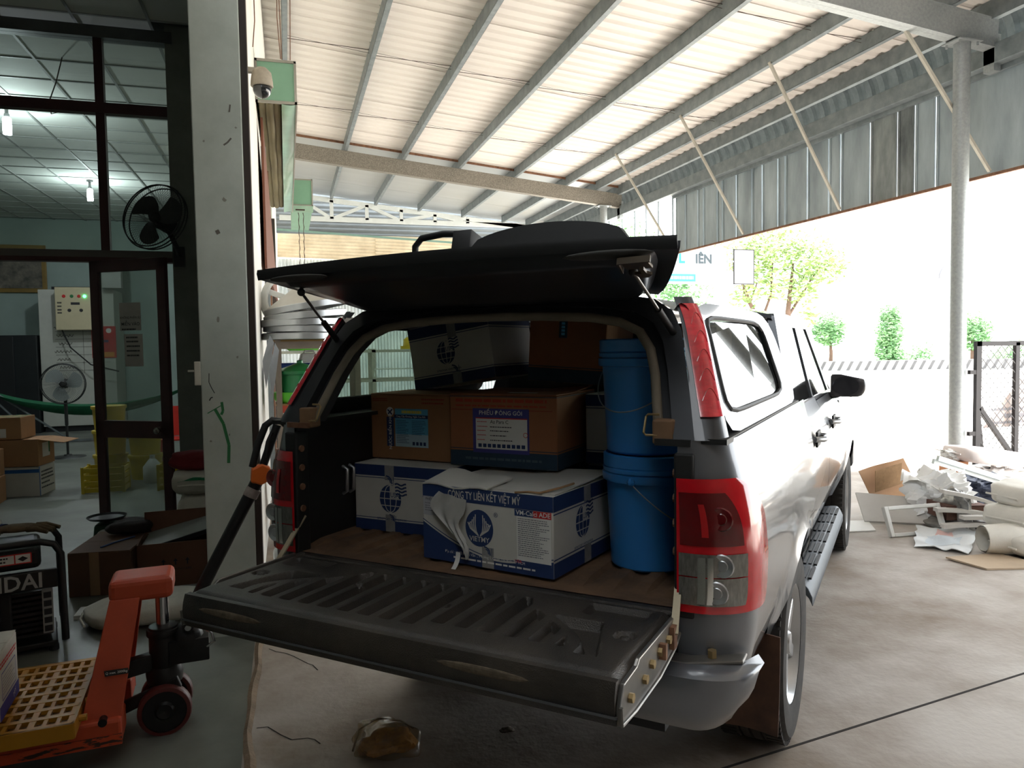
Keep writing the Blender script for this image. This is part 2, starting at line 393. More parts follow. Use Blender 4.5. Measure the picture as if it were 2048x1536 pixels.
# braces
for y0, y1 in ((6.98, 6.98), (9.05, 9.5), (11.5, 12.0), (14.1, 14.6)):
    b = MB(); b.bar((6.5, y0, zp(6.5)+.02), (8.07, y1, 3.6), .035, .035); b.build('brace', mat('pale angle iron', (176, 172, 160), .6, var=.15), can)
# sag rods
b = MB(); xs = (.06, 1.33, 2.6, 3.89, 5.23, 6.52, 7.3)
for yr in (5.2, 8.1, 11.6, 14.6):
    for i in range(6):
        x0, x1 = xs[i], xs[i+1]
        b.cyl((x0, yr, zp(x0)+.05), (x1, yr+.12, zp(x1)+.17), .005, n=5); b.cyl((x0, yr+.16, zp(x0)+.16), (x1, yr+.12, zp(x1)+.12), .003, n=4)
b.split('sag_rod', M_wire, can)
# far truss and end walls
tr = thing('roof_truss', 'white steel lattice truss at the far end of the canopy', None, kind='structure')
M_tr = mat('white truss paint', (214, 220, 218), .5, var=.06)
b = MB(); ya = 22.7; ztop = lambda x: 6.2-.1003*x-.1; zb = 5.42
b.bar((-.1, ya, ztop(-.1)), (8, ya, ztop(8)), .1, .13); b.build('top_chord', M_tr, tr)
b = MB(); b.bar((-.1, ya, zb), (7.4, ya, zb-.02), .1, .13); b.build('bottom_chord', M_tr, tr)
for k in range(8):
    x = .35+k*1.02
    b = MB(); b.bar((x, ya, zb), (x, ya, ztop(x)), .1, .1); b.build('post', M_tr, tr)
    x2 = x+1.02
    b = MB()
    if k % 2: b.bar((x, ya, zb), (min(x2, 7.6), ya, ztop(x2)), .09, .09)
    else: b.bar((x, ya, ztop(x)), (x2, ya, zb), .09, .09)
    b.build('diagonal', M_tr, tr)
M_corr = mat('pale blue grey corrugated sheet', (176, 186, 190), .5, .25, var=.1, scale=1.5, col2=(206, 212, 212))
M_tan = mat('tan corrugated sheet', (198, 180, 150), .6, var=.12, scale=1.5, col2=(226, 212, 184))
wf = thing('wall_far', 'corrugated sheet wall closing the far end of the canopy', None, kind='structure')
b = MB()
def cs(a, c):
    i = int(round(a*40)); h = (0, 0, 1, 1)[i % 4]*.03; return ((a*1.02, h, c*4.4), (0, -1, 0))
b.slab(40, 1, cs, .003); w = b.build('wall_sheet', M_corr, wf)
for k in range(9):
    o = w if k == 0 else w.copy()
    if k: COL.objects.link(o)
    o.location = (-.2+k, 24.0+.004*(k % 2), 0)
b = MB()
def hs(a, c):
    i = int(round(c*32)); h = (0, 0, 1, 1)[i % 4]*.02; return ((a*3.0, h, c*.8), (0, -1, 0))
b.slab(1, 32, hs, .003); w = b.build('tan_wall_sheet', M_tan, wf)
for k in range(3):
    o = w if k == 0 else w.copy()
    if k: COL.objects.link(o)
    o.location = (-.2+k*2.95, 23.9-.02*k, 4.42); o.rotation_euler = (0, rad(1.2), 0)
b = MB()
def hs3(a, c):
    i = int(round(c*40)); h = (0, 0, 1, 1)[i % 4]*.02; return ((a*8.5, h, c*1.4), (0, -1, 0))
b.slab(1, 40, hs3, .003); w = b.build('gable_sheet', mat('grey gable sheet', (112, 118, 120), .5, .3, var=.1, scale=2), wf); w.location = (-.2, 23.6, 5.1)
b = MB(); b.bar((-.2, 23.5, 5.2), (8, 23.5, 4.8), .03, .06); b.build('green_edge_rail', mat('faded green rail', (110, 140, 128), .6), wf)
# ================================================================== PICKUP TRUCK (local: x right, y forward from the rear axle, z up)
TRK = thing('pickup_truck', 'dark grey pickup truck with canopy, tailgate down and hatch raised, loaded with cartons', 'truck', (1.3082, 3.1281, 0), -rad(44.5))
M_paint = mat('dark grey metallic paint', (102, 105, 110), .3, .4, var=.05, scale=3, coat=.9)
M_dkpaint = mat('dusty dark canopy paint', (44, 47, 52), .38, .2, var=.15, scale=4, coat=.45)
M_black = mat('black plastic', (26, 27, 28), .6, var=.2, scale=12)
M_liner = mat('textured black bed liner', (40, 38, 36), .4, var=.35, scale=5, bump=.35, bscale=320, col2=(66, 60, 53))
M_dustfl = mat('dusty bed floor', (74, 56, 42), .85, var=.35, scale=6, bump=.2, bscale=60, col2=(112, 84, 60))
M_rubber = mat('tyre rubber', (38, 37, 36), .85, var=.2, scale=20, col2=(58, 54, 50))
M_seal = mat('dusty rubber seal', (118, 110, 96), .8, var=.2)
M_rim = mat('alloy rim', (186, 188, 190), .3, .8, var=.05)
M_redlens = mat('red lens', (196, 16, 30), .1, 0, var=.12, scale=18, coat=1)
M_dkred = mat('deep red lens', (96, 8, 16), .12, 0, var=.2, scale=14, coat=1)
M_clear = mat('clear lens over reflector', (120, 118, 112), .15, .5, var=.35, scale=30, coat=1, stretch=(4, 4, 1))
M_steel = mat('bare pressed steel', (112, 113, 113), .35, .7, var=.2, scale=8, col2=(140, 135, 128))
M_strap = mat('cream steel strap', (176, 164, 138), .5, .3, var=.2)
M_brass = mat('zinc bolts', (160, 138, 98), .4, .7)
M_sglass = glass('canopy window glass', (150, 170, 160), rough=.01)
M_mud = mat('mud flap with red dust', (58, 44, 38), .85, var=.3, scale=4, col2=(104, 72, 54))
def U(z):        # half width of the body side against height
    P = ((.45, .77), (.55, .815), (.68, .872), (.8, .895), (1.0, .902), (1.12, .892), (1.22, .872), (1.34, .838))
    if z <= P[0][0]: return P[0][1]
    for (a, u), (c, w) in zip(P[:-1], P[1:]):
        if z <= c: return u+(w-u)*(z-a)/(c-a)
    return P[-1][1]
RC, VR = .15, -1.125
def corner(s, z, off=0.):     # path along the rear face, round the corner and forward
    u0 = .705; ue = U(z)-RC; L1 = ue-u0; L2 = RC*PI/2
    if s < L1: return (u0+s, VR-off)
    if s < L1+L2:
        t = (s-L1)/RC; return (ue+(RC+off)*sin(t), VR+RC-(RC+off)*cos(t))
    return (U(z)+off, VR+RC+(s-L1-L2))
def arch(v, c, r=.465):
    d = abs(v-c); return .385+math.sqrt(max(0, r*r-d*d)) if d < r else 0
def flare(v, z, c, r=.465):
    d = math.hypot(v-c, z-.385)-r; return .022*math.exp(-max(d, 0)/.035) if d > -.08 else .022
for sg in (1, -1):
    # ---- bed side with wheel arch
    b = MB(); NS = 92; NZ = 18; SM = 1.75
    def bs(a, c):
        s = SM*a; u, v = corner(s, 1.0); zl = max(.62 if v < -.55 else .52, arch(v, 0)); z = zl+(1.335-zl)*c
        u, v = corner(s, z)
        return (sg*(u+flare(v, z, 0)*(1 if v > -.8 else 0)), v, z)
    b.grid(NS, NZ, bs); p = b.build('bed_side', M_paint, TRK, smooth=50)
    b = MB(); b.bx(*sorted((sg*.70, sg*.835)), VR+.02, .42, 1.325, 1.34); b.build('bed_rail', M_black, TRK)
    b = MB()                                       # inner wall and jamb of the bed
    b.bx(*sorted((sg*.742, sg*.754)), VR+.05, .42, .84, 1.33); b.build('bed_inner_wall', M_black, TRK)
    b = MB()
    def aw(a, c):
        t = PI*a; return (sg*(.5+.36*c), .46*cos(t), .385+.46*sin(t))
    b.grid(14, 1, aw); b.build('wheel_well', M_black, TRK)
    # ---- tail light
    tl = thing('tail_light', None, None, parent=TRK)
    def smax(z):
        t = (z-.862)/(1.232-.862); return .125+.215*math.sin(PI*min(1, max(0, 1-(t-.3)**2/.55 if t > .3 else 1-(.3-t)**2/.25)*.5)) if 0 <= t <= 1 else .12
    def lens(name, m, z0, z1, a0, a1, off, n=14, k=12):
        b = MB()
        def fn(a, c):
            z = z0+(z1-z0)*c; s = smax(z)*(a0+(a1-a0)*a); u, v = corner(s, z, off); return (sg*u, v, z)
        b.grid(n, k, fn); return b.build(name, m, tl, smooth=40)
    lens('red_lens', M_redlens, .862, 1.232, 0, 1, .012, 18, 16)
    lens('dark_red_window', M_dkred, 1.05, 1.195, .03, .52, .016)
    lens('red_bulb_reflector', mat('bright red reflector', (170, 26, 30), .2, coat=1), 1.075, 1.165, .2, .25, .0185)
    lens('clear_window', M_clear, .965, 1.028, .02, .55, .016); lens('clear_window', M_clear, .885, .962, .02, .55, .016)
    for q, (s0, zz, m) in enumerate(((.3, .923, 1), (.34, .998, 1), (.33, 1.125, 0))):
        b = MB(); s = .34*s0; u, v = corner(s, zz, .018); b.lathe([(0, .002), (.014, .002), (.016, 0), (.03, .0035), (.033, 0)], 20, Matrix.Translation((sg*u, v, zz)) @ Matrix.Rotation(PI/2, 4, 'X')); b.build('bulb_ring', M_rim if m else M_dkred, tl, smooth=30)
    for s0, s1 in ((.12, .16), (.17, .2)):
        lens('chrome_strip', mat('chrome print', (220, 220, 216), .1, .9), .89, 1.02, s0*1.4, s1*1.4, .0175, 2, 6)
    # ---- canopy side panel with window, corner strip, upper light
    def us(z): return .828-(z-1.335)*.34-(max(0, z-1.6)**2)*.9
    def vr(z): return -1.115+(z-1.335)*.56
    b = MB(); N = 48
    def sq(t, v0, v1, z0, z1, rr):
        # rounded rectangle, t in 0..1, sheared by the rear slope
        a = 2*PI*t; x, y = cos(a), sin(a); k = (abs(x)**8+abs(y)**8)**(-1/8)
        return ((v0+v1)/2+(v1-v0)/2*x*k, (z0+z1)/2+(z1-z0)/2*y*k)
    def side_pt(v, z, off=0): return (sg*(us(z)+off), v+max(0, .45-v)/1.5*(z-1.335)*.5, z)
    rings = [(-1.035, .43, 1.335, 1.735), (-.985, .12, 1.395, 1.685), (-.985, .12, 1.395, 1.685)]
    def sp(a, c):
        q = rings[min(2, int(round(c*2)))]; v, z = sq(a, *q, 0); return side_pt(v, z, -.012 if c > .9 else 0)
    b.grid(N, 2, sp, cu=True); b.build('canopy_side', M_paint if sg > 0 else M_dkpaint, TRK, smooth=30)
    b = MB(); g = rings[1]
    b.add([side_pt(*sq(i/N, *g, 0), -.006) for i in range(N)], [tuple(range(N))]); w = b.build('canopy_window', M_sglass, TRK, normals=False)
    b = MB(); b.tube([side_pt(*sq(i/N, *g, 0), 0) for i in range(N)], .008, 6, closed=True); b.build('window_rubber', M_black, w)
    def corner2(a, z, off=0):
        u0, v0 = RO(z), vr(z); u1, v1 = us(z), vr(z)+.075
        w = math.sin(a*PI)*.02+off; return (sg*(u0+(u1-u0)*a+w), v0+(v1-v0)*a-w*.8, z)
    def RO(z): return .75-(z-1.335)*.25-max(0, z-1.62)**2*1.2
    b = MB(); b.grid(8, 12, lambda a, c: corner2(a, 1.335+.41*c)); b.build('canopy_corner', M_dkpaint, TRK, smooth=50)
    b = MB(); b.grid(6, 12, lambda a, c: corner2(.12+.8*a-.1*c, 1.398+.325*c, .008)); ul = b.build('upper_tail_light', mat('upper red lens', (210, 40, 54), .15, var=.25, scale=25, coat=1, stretch=(1, 1, 2)), TRK, smooth=50)
    for q in range(5):
        b = MB(); z = 1.44+.055*q
        b.tube([corner2(.2+.06*i, z+.035*math.sin(i/8*PI), .0085) for i in range(9)], .0012, 4); b.build('lens_ring', MATS['bright red reflector'], ul)
    # ---- lower corner of the bed jamb
    b = MB(); b.bx(*sorted((sg*.64, sg*.74)), VR+.0, VR+.05, 1.318, 1.337); b.build('jamb_top', M_rust if sg < 0 else M_black, TRK)
    b = MB(); b.bx(*sorted((sg*.695, sg*.75)), VR-.005, VR+.06, .84, 1.3); j = b.build('bed_jamb', M_black, TRK, bevel=.006)
    b = MB()
    for z in (1.24, 1.17, 1.1, 1.02): b.cyl((sg*.688, VR+.02, z), (sg*.7, VR+.02, z), .012, n=10)
    b.split('jamb_bolt', M_rust, j)
    # latch hooks on the canopy frame
    b = MB(); b.tube([(sg*.645, vr(1.36)-.012, 1.345), (sg*.612, vr(1.36)-.014, 1.345), (sg*.606, vr(1.36)-.014, 1.352), (sg*.606, vr(1.4)-.014, 1.395), (sg*.612, vr(1.4)-.014, 1.402), (sg*.645, vr(1.4)-.012, 1.402)], .0035, 6); b.build('latch_striker', M_brass, TRK)
    b = MB(); b.box((sg*.66, vr(1.36)+.01, 1.355), (.06, .05, .07)); b.build('hinge_block', mat('tan rusty bracket', (120, 92, 66), .7, var=.3), TRK, bevel=.006)
    # ---- wheels
    for vc in (0., 3.085):
        wh = thing('wheel', None, None, (sg*.75, vc, .385), parent=TRK, rot=(0, PI/2 if sg > 0 else -PI/2, 0))
        b = MB(); P = [(.235, -.12), (.3, -.132), (.352, -.128), (.374, -.105), (.381, -.08), (.381, -.045), (.37, -.043), (.37, -.036), (.382, -.034), (.382, -.006), (.371, -.004), (.371, .004), (.382, .006), (.382, .034), (.37, .036), (.37, .043), (.381, .045), (.381, .08), (.374, .105), (.352, .128), (.3, .132), (.235, .12)]
        b.lathe(P, 64); ty = b.build('tyre', M_rubber, wh, smooth=30)
        b = MB()
        for i in range(72):
            a = 2*PI*i/72
            for zz, w in ((-.085, .06), (.085, .06)):
                b.box((.378*cos(a), .378*sin(a), zz), (.014, .02, w), None, a)
        tag(b.build('tread_blocks', M_rubber, ty), kind='stuff')
        b = MB(); b.lathe([(.236, -.11), (.225, -.1), (.21, .0), (.214, .085), (.236, .11), (.24, .118), (.232, .118), (.2, .06), (.19, .0)], 48); rm = b.build('rim', M_rim, wh, smooth=40)
        for i in range(6):
            b = MB(); a = 2*PI*i/6
            b.prism([(.04, -.035), (.215, -.028), (.22, .028), (.04, .035)], .06, .095, Matrix.Rotation(a, 4, 'Z')); b.build('spoke', M_rim, wh, bevel=.008)
        b = MB(); b.lathe([(0, .112), (.04, .108), (.05, .09), (.075, .08), (.075, .05), (0, .05)], 24); b.build('hub_cap', M_rim, wh, smooth=40)
        b = MB(); b.lathe([(0, .02), (.15, .02), (.15, -.02), (0, -.02)], 32); b.build('brake_disc', M_steel, wh, smooth=40)
    # ---- mud flap, running board
    b = MB(); b.slab(6, 8, lambda a, c: ((sg*(.62+.265*a), -.475-.05*c*c+.03*math.sin(a*3), .58-.33*c), (0, -1, 0)), -.008); b.build('mud_flap', M_mud, TRK, smooth=40)
    b = MB(); b.slab(10, 2, lambda a, c: ((sg*(.70+.185*a), .56+c*1.9, .43+.03*math.sin(min(a*1.3, 1)*PI*.5)-(.06*max(0, a-.85)/.15)), (0, 0, 1)), .05)
    rb = b.build('running_board', mat('silver grey board', (84, 91, 97), .5, .2), TRK, smooth=35, bevel=.012)
    for k in range(4):
        for q in range(7):
            b = MB(); b.bx(*sorted((sg*(.775+.026*k), sg*(.79+.026*k))), .66+.25*q, .66+.25*q+.2, .455, .465); b.build('tread_pad', M_black, rb)
    # ---- cab: doors, fender, glass
    def door(name, v0, v1, z0, z1, arc=None):
        b = MB()
        def fn(a, c):
            v = v0+(v1-v0)*a; zl = max(z0, arch(v, arc) if arc is not None else 0); z = zl+(z1-zl)*c
            return (sg*(U(z)-.012-.03*max(0, (z-1.15)/.12)+(flare(v, z, arc) if arc is not None else 0)), v, z)
        b.grid(40 if arc is not None else 10, 12, fn); return b.build(name, M_paint, TRK, smooth=50)
    d1 = door('rear_door', .47, 1.36, .5, 1.29); d2 = door('front_door', 1.37, 2.38, .5, 1.27); door('front_fender', 2.39, 4.0, .5, 1.2, 3.085)
    for d, v in ((d1, .62), (d2, 1.5)):
        b = MB(); b.tube([(sg*(U(1.14)-.002), v, 1.14), (sg*(U(1.14)+.035), v+.03, 1.14), (sg*(U(1.14)+.038), v+.16, 1.14), (sg*(U(1.14)), v+.19, 1.14)], .014, 8); b.build('door_handle', M_rim, d, smooth=60)
        b = MB(); b.box((sg*(U(1.13)), v+.1, 1.135), (.012, .14, .075)); b.build('handle_recess', M_black, d, bevel=.004)
    def ug(z): return .795-(z-1.28)*.22
    def gp(v, z, off=0): return (sg*(ug(z)+off), v, z)
    for nm, pts in (('rear_side_window', [(.62, 1.3), (1.34, 1.29), (1.28, 1.68), (.78, 1.68)]), ('front_side_window', [(1.4, 1.29), (2.26, 1.27), (1.78, 1.68), (1.34, 1.68)])):
        b = MB(); b.add([gp(v, z, -.004) for v, z in pts], [(0, 1, 2, 3)]); b.build(nm, mat('tinted cab glass', (30, 34, 36), .03, 0, var=.02, spec=1., coat=1), TRK, normals=False)
    b = MB()
    for seg in ([(.46, 1.29), (.6, 1.29), (.76, 1.69), (.62, 1.73)], [(1.35, 1.28), (1.4, 1.28), (1.34, 1.7), (1.29, 1.7)], [(2.27, 1.26), (2.36, 1.25), (1.84, 1.72), (1.77, 1.70)], [(.62, 1.68), (1.84, 1.68), (1.8, 1.74), (.62, 1.74)], [(.46, 1.27), (2.36, 1.25), (2.36, 1.28), (.46, 1.3)]):
        b.add([gp(v, z, .004) for v, z in seg]+[gp(v, z, -.03) for v, z in seg], [(0, 1, 2, 3), (4, 7, 6, 5), (0, 4, 5, 1), (1, 5, 6, 2), (2, 6, 7, 3), (3, 7, 4, 0)])
    b.split('door_frame', M_paint, TRK)
    # ---- mirror
    mi = thing('wing_mirror', None, None, (sg*.80, 2.15, 1.24), parent=TRK)
    b = MB(); b.bar((sg*-.03, 0, .0), (sg*.08, -.02, .02), .06, .045); b.build('mirror_arm', M_black, mi, bevel=.012)
    b = MB(); b.sphere((sg*.115, -.03, .075), 1, 22, 14, (.125, .06, .1)); b.v = [(max(abs(x), .03)*sg, max(y, -.055), max(min(z, .15-.22*max(0, abs(x)-.09)), .005)) for x, y, z in b.v]; b.build('mirror_shell', mat('dark mirror shell', (58, 56, 58), .35, coat=.5), mi, smooth=50)
    b = MB(); b.prism([(sg*.12+.08*cos(t*PI/8), .075+.06*sin(t*PI/8)) for t in range(16)], .055, .058, Matrix.Rotation(PI/2, 4, 'X')); b.build('mirror_glass', mat('mirror', (96, 96, 100), .08, .8), mi)
# ---- cab roof, hood, windscreen, back wall
b = MB(); b.slab(10, 8, lambda a, c: ((-.69+1.38*a, .6+1.2*c, 1.735+.075*math.sin(PI*a)**.6*.8-.03*c*c+.02*math.sin(c*PI)), (0, 0, 1)), .02); b.build('cab_roof', M_paint, TRK, smooth=50)
b = MB(); b.slab(6, 3, lambda a, c: ((-(.66+.14*c)+2*(.66+.14*c)*a, 1.8+.62*c, 1.72-.44*c), (0, .6, .8)), .006); b.build('windscreen', MATS['tinted cab glass'], TRK, smooth=50)
b = MB(); b.slab(10, 8, lambda a, c: ((-.86+1.72*a, 2.4+1.65*c, 1.2+.09*math.sin(PI*a)**.5-.06*c-.12*max(0, c-.8)*4*c), (0, 0, 1)), .02); b.build('hood', M_paint, TRK, smooth=50)
b = MB(); b.bx(-.86, .86, 3.98, 4.1, .5, 1.08); b.build('front_grille', M_black, TRK, bevel=.03)
b = MB(); b.add([(-.8, .455, .6), (.8, .455, .6), (.78, .455, 1.28), (.68, .5, 1.7), (-.68, .5, 1.7), (-.78, .455, 1.28), (-.8, .48, .6), (.8, .48, .6), (.78, .48, 1.28), (.68, .53, 1.7), (-.68, .53, 1.7), (-.78, .48, 1.28)], [(0, 1, 2, 5), (5, 2, 3, 4), (6, 11, 8, 7), (11, 10, 9, 8), (0, 6, 7, 1), (1, 7, 8, 2), (2, 8, 9, 3), (3, 9, 10, 4), (4, 10, 11, 5), (5, 11, 6, 0)]); b.build('cab_back_wall', M_dkpaint, TRK)
b = MB(); b.bx(-.6, .6, -.9, 3.6, .38, .62); b.build('chassis', M_black, TRK)
b = MB(); b.cyl((-.7, 0, .385), (.7, 0, .385), .05); b.sphere((0, 0, .385), .14, 14, 10); b.build('rear_axle', M_black, TRK, smooth=40)
# ---- bed floor with ribs
b = MB(); NX = 120
def bf(a, c):
    u = -.742+1.484*a; v = VR+.01+1.53*c; h = .014*(int(a*NX+.5) % 8 < 4) if (c > .05 and c < .97) else 0
    if c < .05: h = .004
    return (u, v, .858+h)
b.grid(NX, 20, bf); b.build('bed_floor', M_dustfl, TRK)
b = MB(); b.bx(-.70, .70, VR-.03, VR+.01, .8, .862); b.build('bed_sill', M_liner, TRK, bevel=.008)
b = MB(); b.bx(-.742, .742, .40, .43, .858, 1.33); b.build('bed_front_wall', M_black, TRK)
for sg in (1, -1):
    b = MB(); b.tube([(sg*.742, VR+.3, 1.02), (sg*.722, VR+.3, 1.03), (sg*.718, VR+.3, 1.12), (sg*.742, VR+.3, 1.13)], .007, 8); b.tube([(sg*.742, VR+.34, 1.02), (sg*.722, VR+.34, 1.03), (sg*.718, VR+.34, 1.12), (sg*.742, VR+.34, 1.13)], .007, 8); b.split('tie_down_hook', M_rim, TRK, smooth=60)
# ---- canopy rear frame (arched opening), roof
OUT = [(.75, 1.335), (.722, 1.45), (.695, 1.55), (.67, 1.64), (.635, 1.70), (.57, 1.742), (.45, 1.762), (.22, 1.775), (0, 1.78)]
INN = [(.645, 1.335), (.625, 1.42), (.605, 1.51), (.578, 1.585), (.535, 1.64), (.465, 1.672), (.36, 1.69), (.18, 1.70), (0, 1.703)]
def sym(L): return L+[(-u, z) for u, z in L[-2::-1]]
OUT, INN = sym(OUT), sym(INN); n = len(OUT)
vr = lambda z: -1.115+(z-1.335)*.56
b = MB()
def fr(a, c):
    i = int(round(a*(n-1))); k = int(round(c*4)); (uo, zo), (ui, zi) = OUT[i], INN[i]
    if k == 0: return (uo, vr(zo), zo)
    if k == 1: return (uo+(ui-uo)*.55, vr(zo+(zi-zo)*.55)-.004, zo+(zi-zo)*.55)
    if k == 2: return (uo+(ui-uo)*.6, vr(zo+(zi-zo)*.6)+.03, zo+(zi-zo)*.6)
    if k == 3: return (ui, vr(zi)+.03, zi)
    return (ui, vr(zi)+.09, zi)
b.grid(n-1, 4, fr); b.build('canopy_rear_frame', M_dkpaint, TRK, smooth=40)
b = MB(); b.tube([(u, vr(z)+.02, z) for u, z in INN], .015, 8); b.build('door_seal', M_seal, TRK, smooth=60)
b = MB()
def rf(a, c):
    i = int(round(a*(n-1))); uo, zo = OUT[i]; k = (zo-1.335)
    v0 = vr(zo)+(.075 if abs(uo) > .65 else .02); v = v0+(.43-v0)*c
    t = min(1, abs(uo)/.75)
    return (uo, v, zo+.012*math.sin(PI*min(1, c*1.2))*(1-t)+.0)
i0 = 4
def rf2(a, c): return rf((i0+a*(n-1-2*i0))/(n-1), c)
b.grid(n-1-2*i0, 10, rf2)
b.build('canopy_roof_skin', M_paint, TRK, smooth=60)
b = MB()       # shoulders joining roof to the sides
for sg in (1, -1):
    def shd(a, c):
        z = 1.735; u0, z0 = .655-.02*0, 1.70; v0 = vr(1.70)+.0
        ua, za = (.635, 1.70), None
        p = Vector((sg*.636, 0, 1.701)); q = Vector((sg*(.828-(1.72-1.335)*.34-(max(0, 1.72-1.6)**2)*.9), 0, 1.70))
        r = p.lerp(q, a); v = vr(1.70)+(.43-vr(1.70))*c; return (r.x, v, 1.702+.022*math.sin(PI*a))
    b.grid(4, 10, shd)
b.split('canopy_roof_gutter', M_paint, TRK, smooth=60)
b = MB(); b.bx(-.63, .63, .40, .43, 1.335, 1.70); b.build('canopy_front_panel', M_dkpaint, TRK)
# ---- raised hatch
HA = thing('canopy_hatch', None, None, (0, -.86, 1.765), parent=TRK, rot=(rad(-15.5), 0, 0))     # local -y runs to the free edge
def hw(t): return .575+.17*t**.8
b = MB()
def hs(a, c):
    w = hw(c); x = (2*a-1); y = -.385*c-.012*c*(1-x*x)
    return ((x*w, y, .008+.06*(1-x**4)*math.sin(PI*min(1, .1+.9*c))-.01*x*x*c), (0, 0, 1))
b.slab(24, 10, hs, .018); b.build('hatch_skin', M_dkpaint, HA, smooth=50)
b = MB()       # flanged inner frame
for c0, c1, w0, dz in ((.05, .97, .93, -.045),):
    def hf(a, c):
        w = hw(c0+(c1-c0)*c)*w0; x = 2*a-1; k = (1-max(abs(x), abs(2*c-1))**6)
        return ((x*w, -.39*(c0+(c1-c0)*c)-.01*c*(1-x*x), -.004-.036*min(1, 3*k)), (0, 0, -1))
    b.slab(24, 12, hf, .01)
b.build('hatch_inner_frame', M_dkpaint, HA, smooth=60)
b = MB(); b.slab(20, 1, lambda a, c: (((2*a-1)*.74, -.388-.012*(1-(2*a-1)**2)-.012*c, .0+.02*c-.012*(2*a-1)**2), (0, 0, 1)), .014); b.build('hatch_lip', M_black, HA, smooth=50)
for x0, x1 in ((-.68, -.42), (.42, .68)):
    b = MB(); b.sphere(((x0+x1)/2, -.392, -.03), 1, 14, 8, (.13, .025, .01)); b.build('dust_scuff', mat('grey dust', (58, 58, 56), .9), HA, smooth=60)
lk = thing('hatch_latch', None, None, (.62, -.36, -.042), parent=HA)
M_bronze = mat('dull bronze', (84, 74, 62), .45, .5); b = MB(); b.bx(-.035, .04, -.04, .03, -.01, 0); b.build('latch_plate', M_bronze, lk, bevel=.003)
b = MB(); b.prism([(0, 0), (.02, 0), (.022, -.03), (.034, -.03), (.034, .0), (.045, .012), (.03, .03), (.005, .03)], -.035, -.027, Matrix.Rotation(0, 4, 'X')); b.build('latch_hook', M_bronze, lk)
b = MB(); b.bar((-.045, .03, -.012), (-.035, -.04, -.012), .006, .018); b.bar((-.035, -.04, -.012), (.055, -.045, -.012), .006, .018); b.split('latch_trim', M_bronze, lk)
# handle on top of the hatch
hd = MB(); hd.tube([(-.22, -.2, .06), (-.215, -.22, .125), (-.19, -.225, .15), (-.1, -.23, .156), (.0, -.225, .15), (.01, -.22, .09)], .012, 8)
hd.bx(-.05, .02, -.25, -.16, .05, .155); hd.split('hatch_handle', M_black, HA, smooth=40, bevel=.004)
b = MB(); b.slab(16, 4, lambda a, c: ((.02+.54*a, -.10-.16*c, .07+.095*math.sin(PI*a)**.4*math.sin(PI*(.1+c*.6))), (0, 0, 1)), .07); b.build('third_brake_light', M_black, HA, smooth=50)
# struts
for sg in (-1, 1):
    st = thing('gas_strut', None, None, parent=TRK)
    p = Vector((sg*.655, -.90, 1.60)); q = Vector((sg*.60, -1.18, 1.80)); m_ = p.lerp(q, .5)
    b = MB(); b.cyl(p, m_, .011, n=10); b.build('strut_tube', M_black, st, smooth=50)
    b = MB(); b.cyl(m_, q, .005, n=8); b.build('strut_rod', M_steel, st, smooth=50)
    b = MB(); b.sphere(p, .016, 8, 6); b.sphere(q, .014, 8, 6); b.split('ball_joint', M_black, st, smooth=50)
# ---- open tailgate
TG = thing('tailgate', None, None, (0, -1.14, .0), parent=TRK); TG.scale = (1, .955, 1)
b = MB(); NU, NV = 280, 90
def ss(x, a, c): t = max(0., min(1., (x-a)/(c-a))); return t*t*(3-2*t)
def tgz(u, w):       # u across, w 0 at hinge .. .5 at free edge: pressed ribs, triangular pits, plugs
    h = 0.; au = abs(u)
    wl = .415 if u < .12 else .375                       # the ribbed field reaches farther on the left
    lim = .30+.22*ss(w, .06, .36)                        # field widens towards the free edge
    inside = ss(lim-au, 0, .012)*ss(w, .07, .085)*ss(wl-w, 0, .012)
    ph = (u % .074)/.074; rib = ss(min(ph, 1-ph), .17, .33)
    h -= .024*inside*(1-rib)
    pit = ss(au-(lim+.035), 0, .01)*ss(.62-.28*(.40-w)-au, 0, .012)*ss(w, .17, .19)*ss(.40-w, 0, .01)*(au < .63)
    h -= .026*pit
    box = ss(au, .47, .485)*ss(.655-au, 0, .02)*ss(w, .04, .05)*ss(.135-w, 0, .02)
    h -= .016*box
    for cx, cw in ((.635, .24), (-.635, .24), (.1, .25), (-.25, .2)):
        d = math.hypot(u-cx, w-cw); R_ = .032 if abs(cx) > .5 else .018
        if d < R_: h = min(h, 0)-.012*ss(R_-d, 0, .008)+.010*ss(R_*.5-d, 0, .006)
    h -= .004*ss(.04-w, 0, .01)+.03*ss(w, .455, .5)**2+.02*ss(au, .665, .70)**2
    return h
def tgf(a, c):
    u = -.70+1.4*a; w = .5*c; return (u, -w, .862+tgz(u, w))
b.grid(NU, NV, tgf); b.build('tailgate_liner', M_liner, TG, smooth=35)
b = MB(); b.slab(30, 4, lambda a, c: ((-.70+1.4*a, -.498-.012*math.sin(PI*c), .755+.1*c), (0, -1, 0)), .02); cap_ = b.build('tailgate_top_edge', M_liner, TG, smooth=50)
for x in (-.5, .36):
    b = MB(); b.sphere((x, -.508, .82), 1, 14, 6, (.13, .004, .012)); b.build('worn_patch', mat('pale scrape', (92, 82, 68), .9, var=.4, scale=40), cap_)
b = MB(); b.slab(20, 8, lambda a, c: ((-.705+1.41*a, -.01-.5*c, .80-.055*math.sin(PI*(.15+.7*c))), (0, 0, -1)), .006); b.build('tailgate_outer_skin', M_paint, TG, smooth=50)
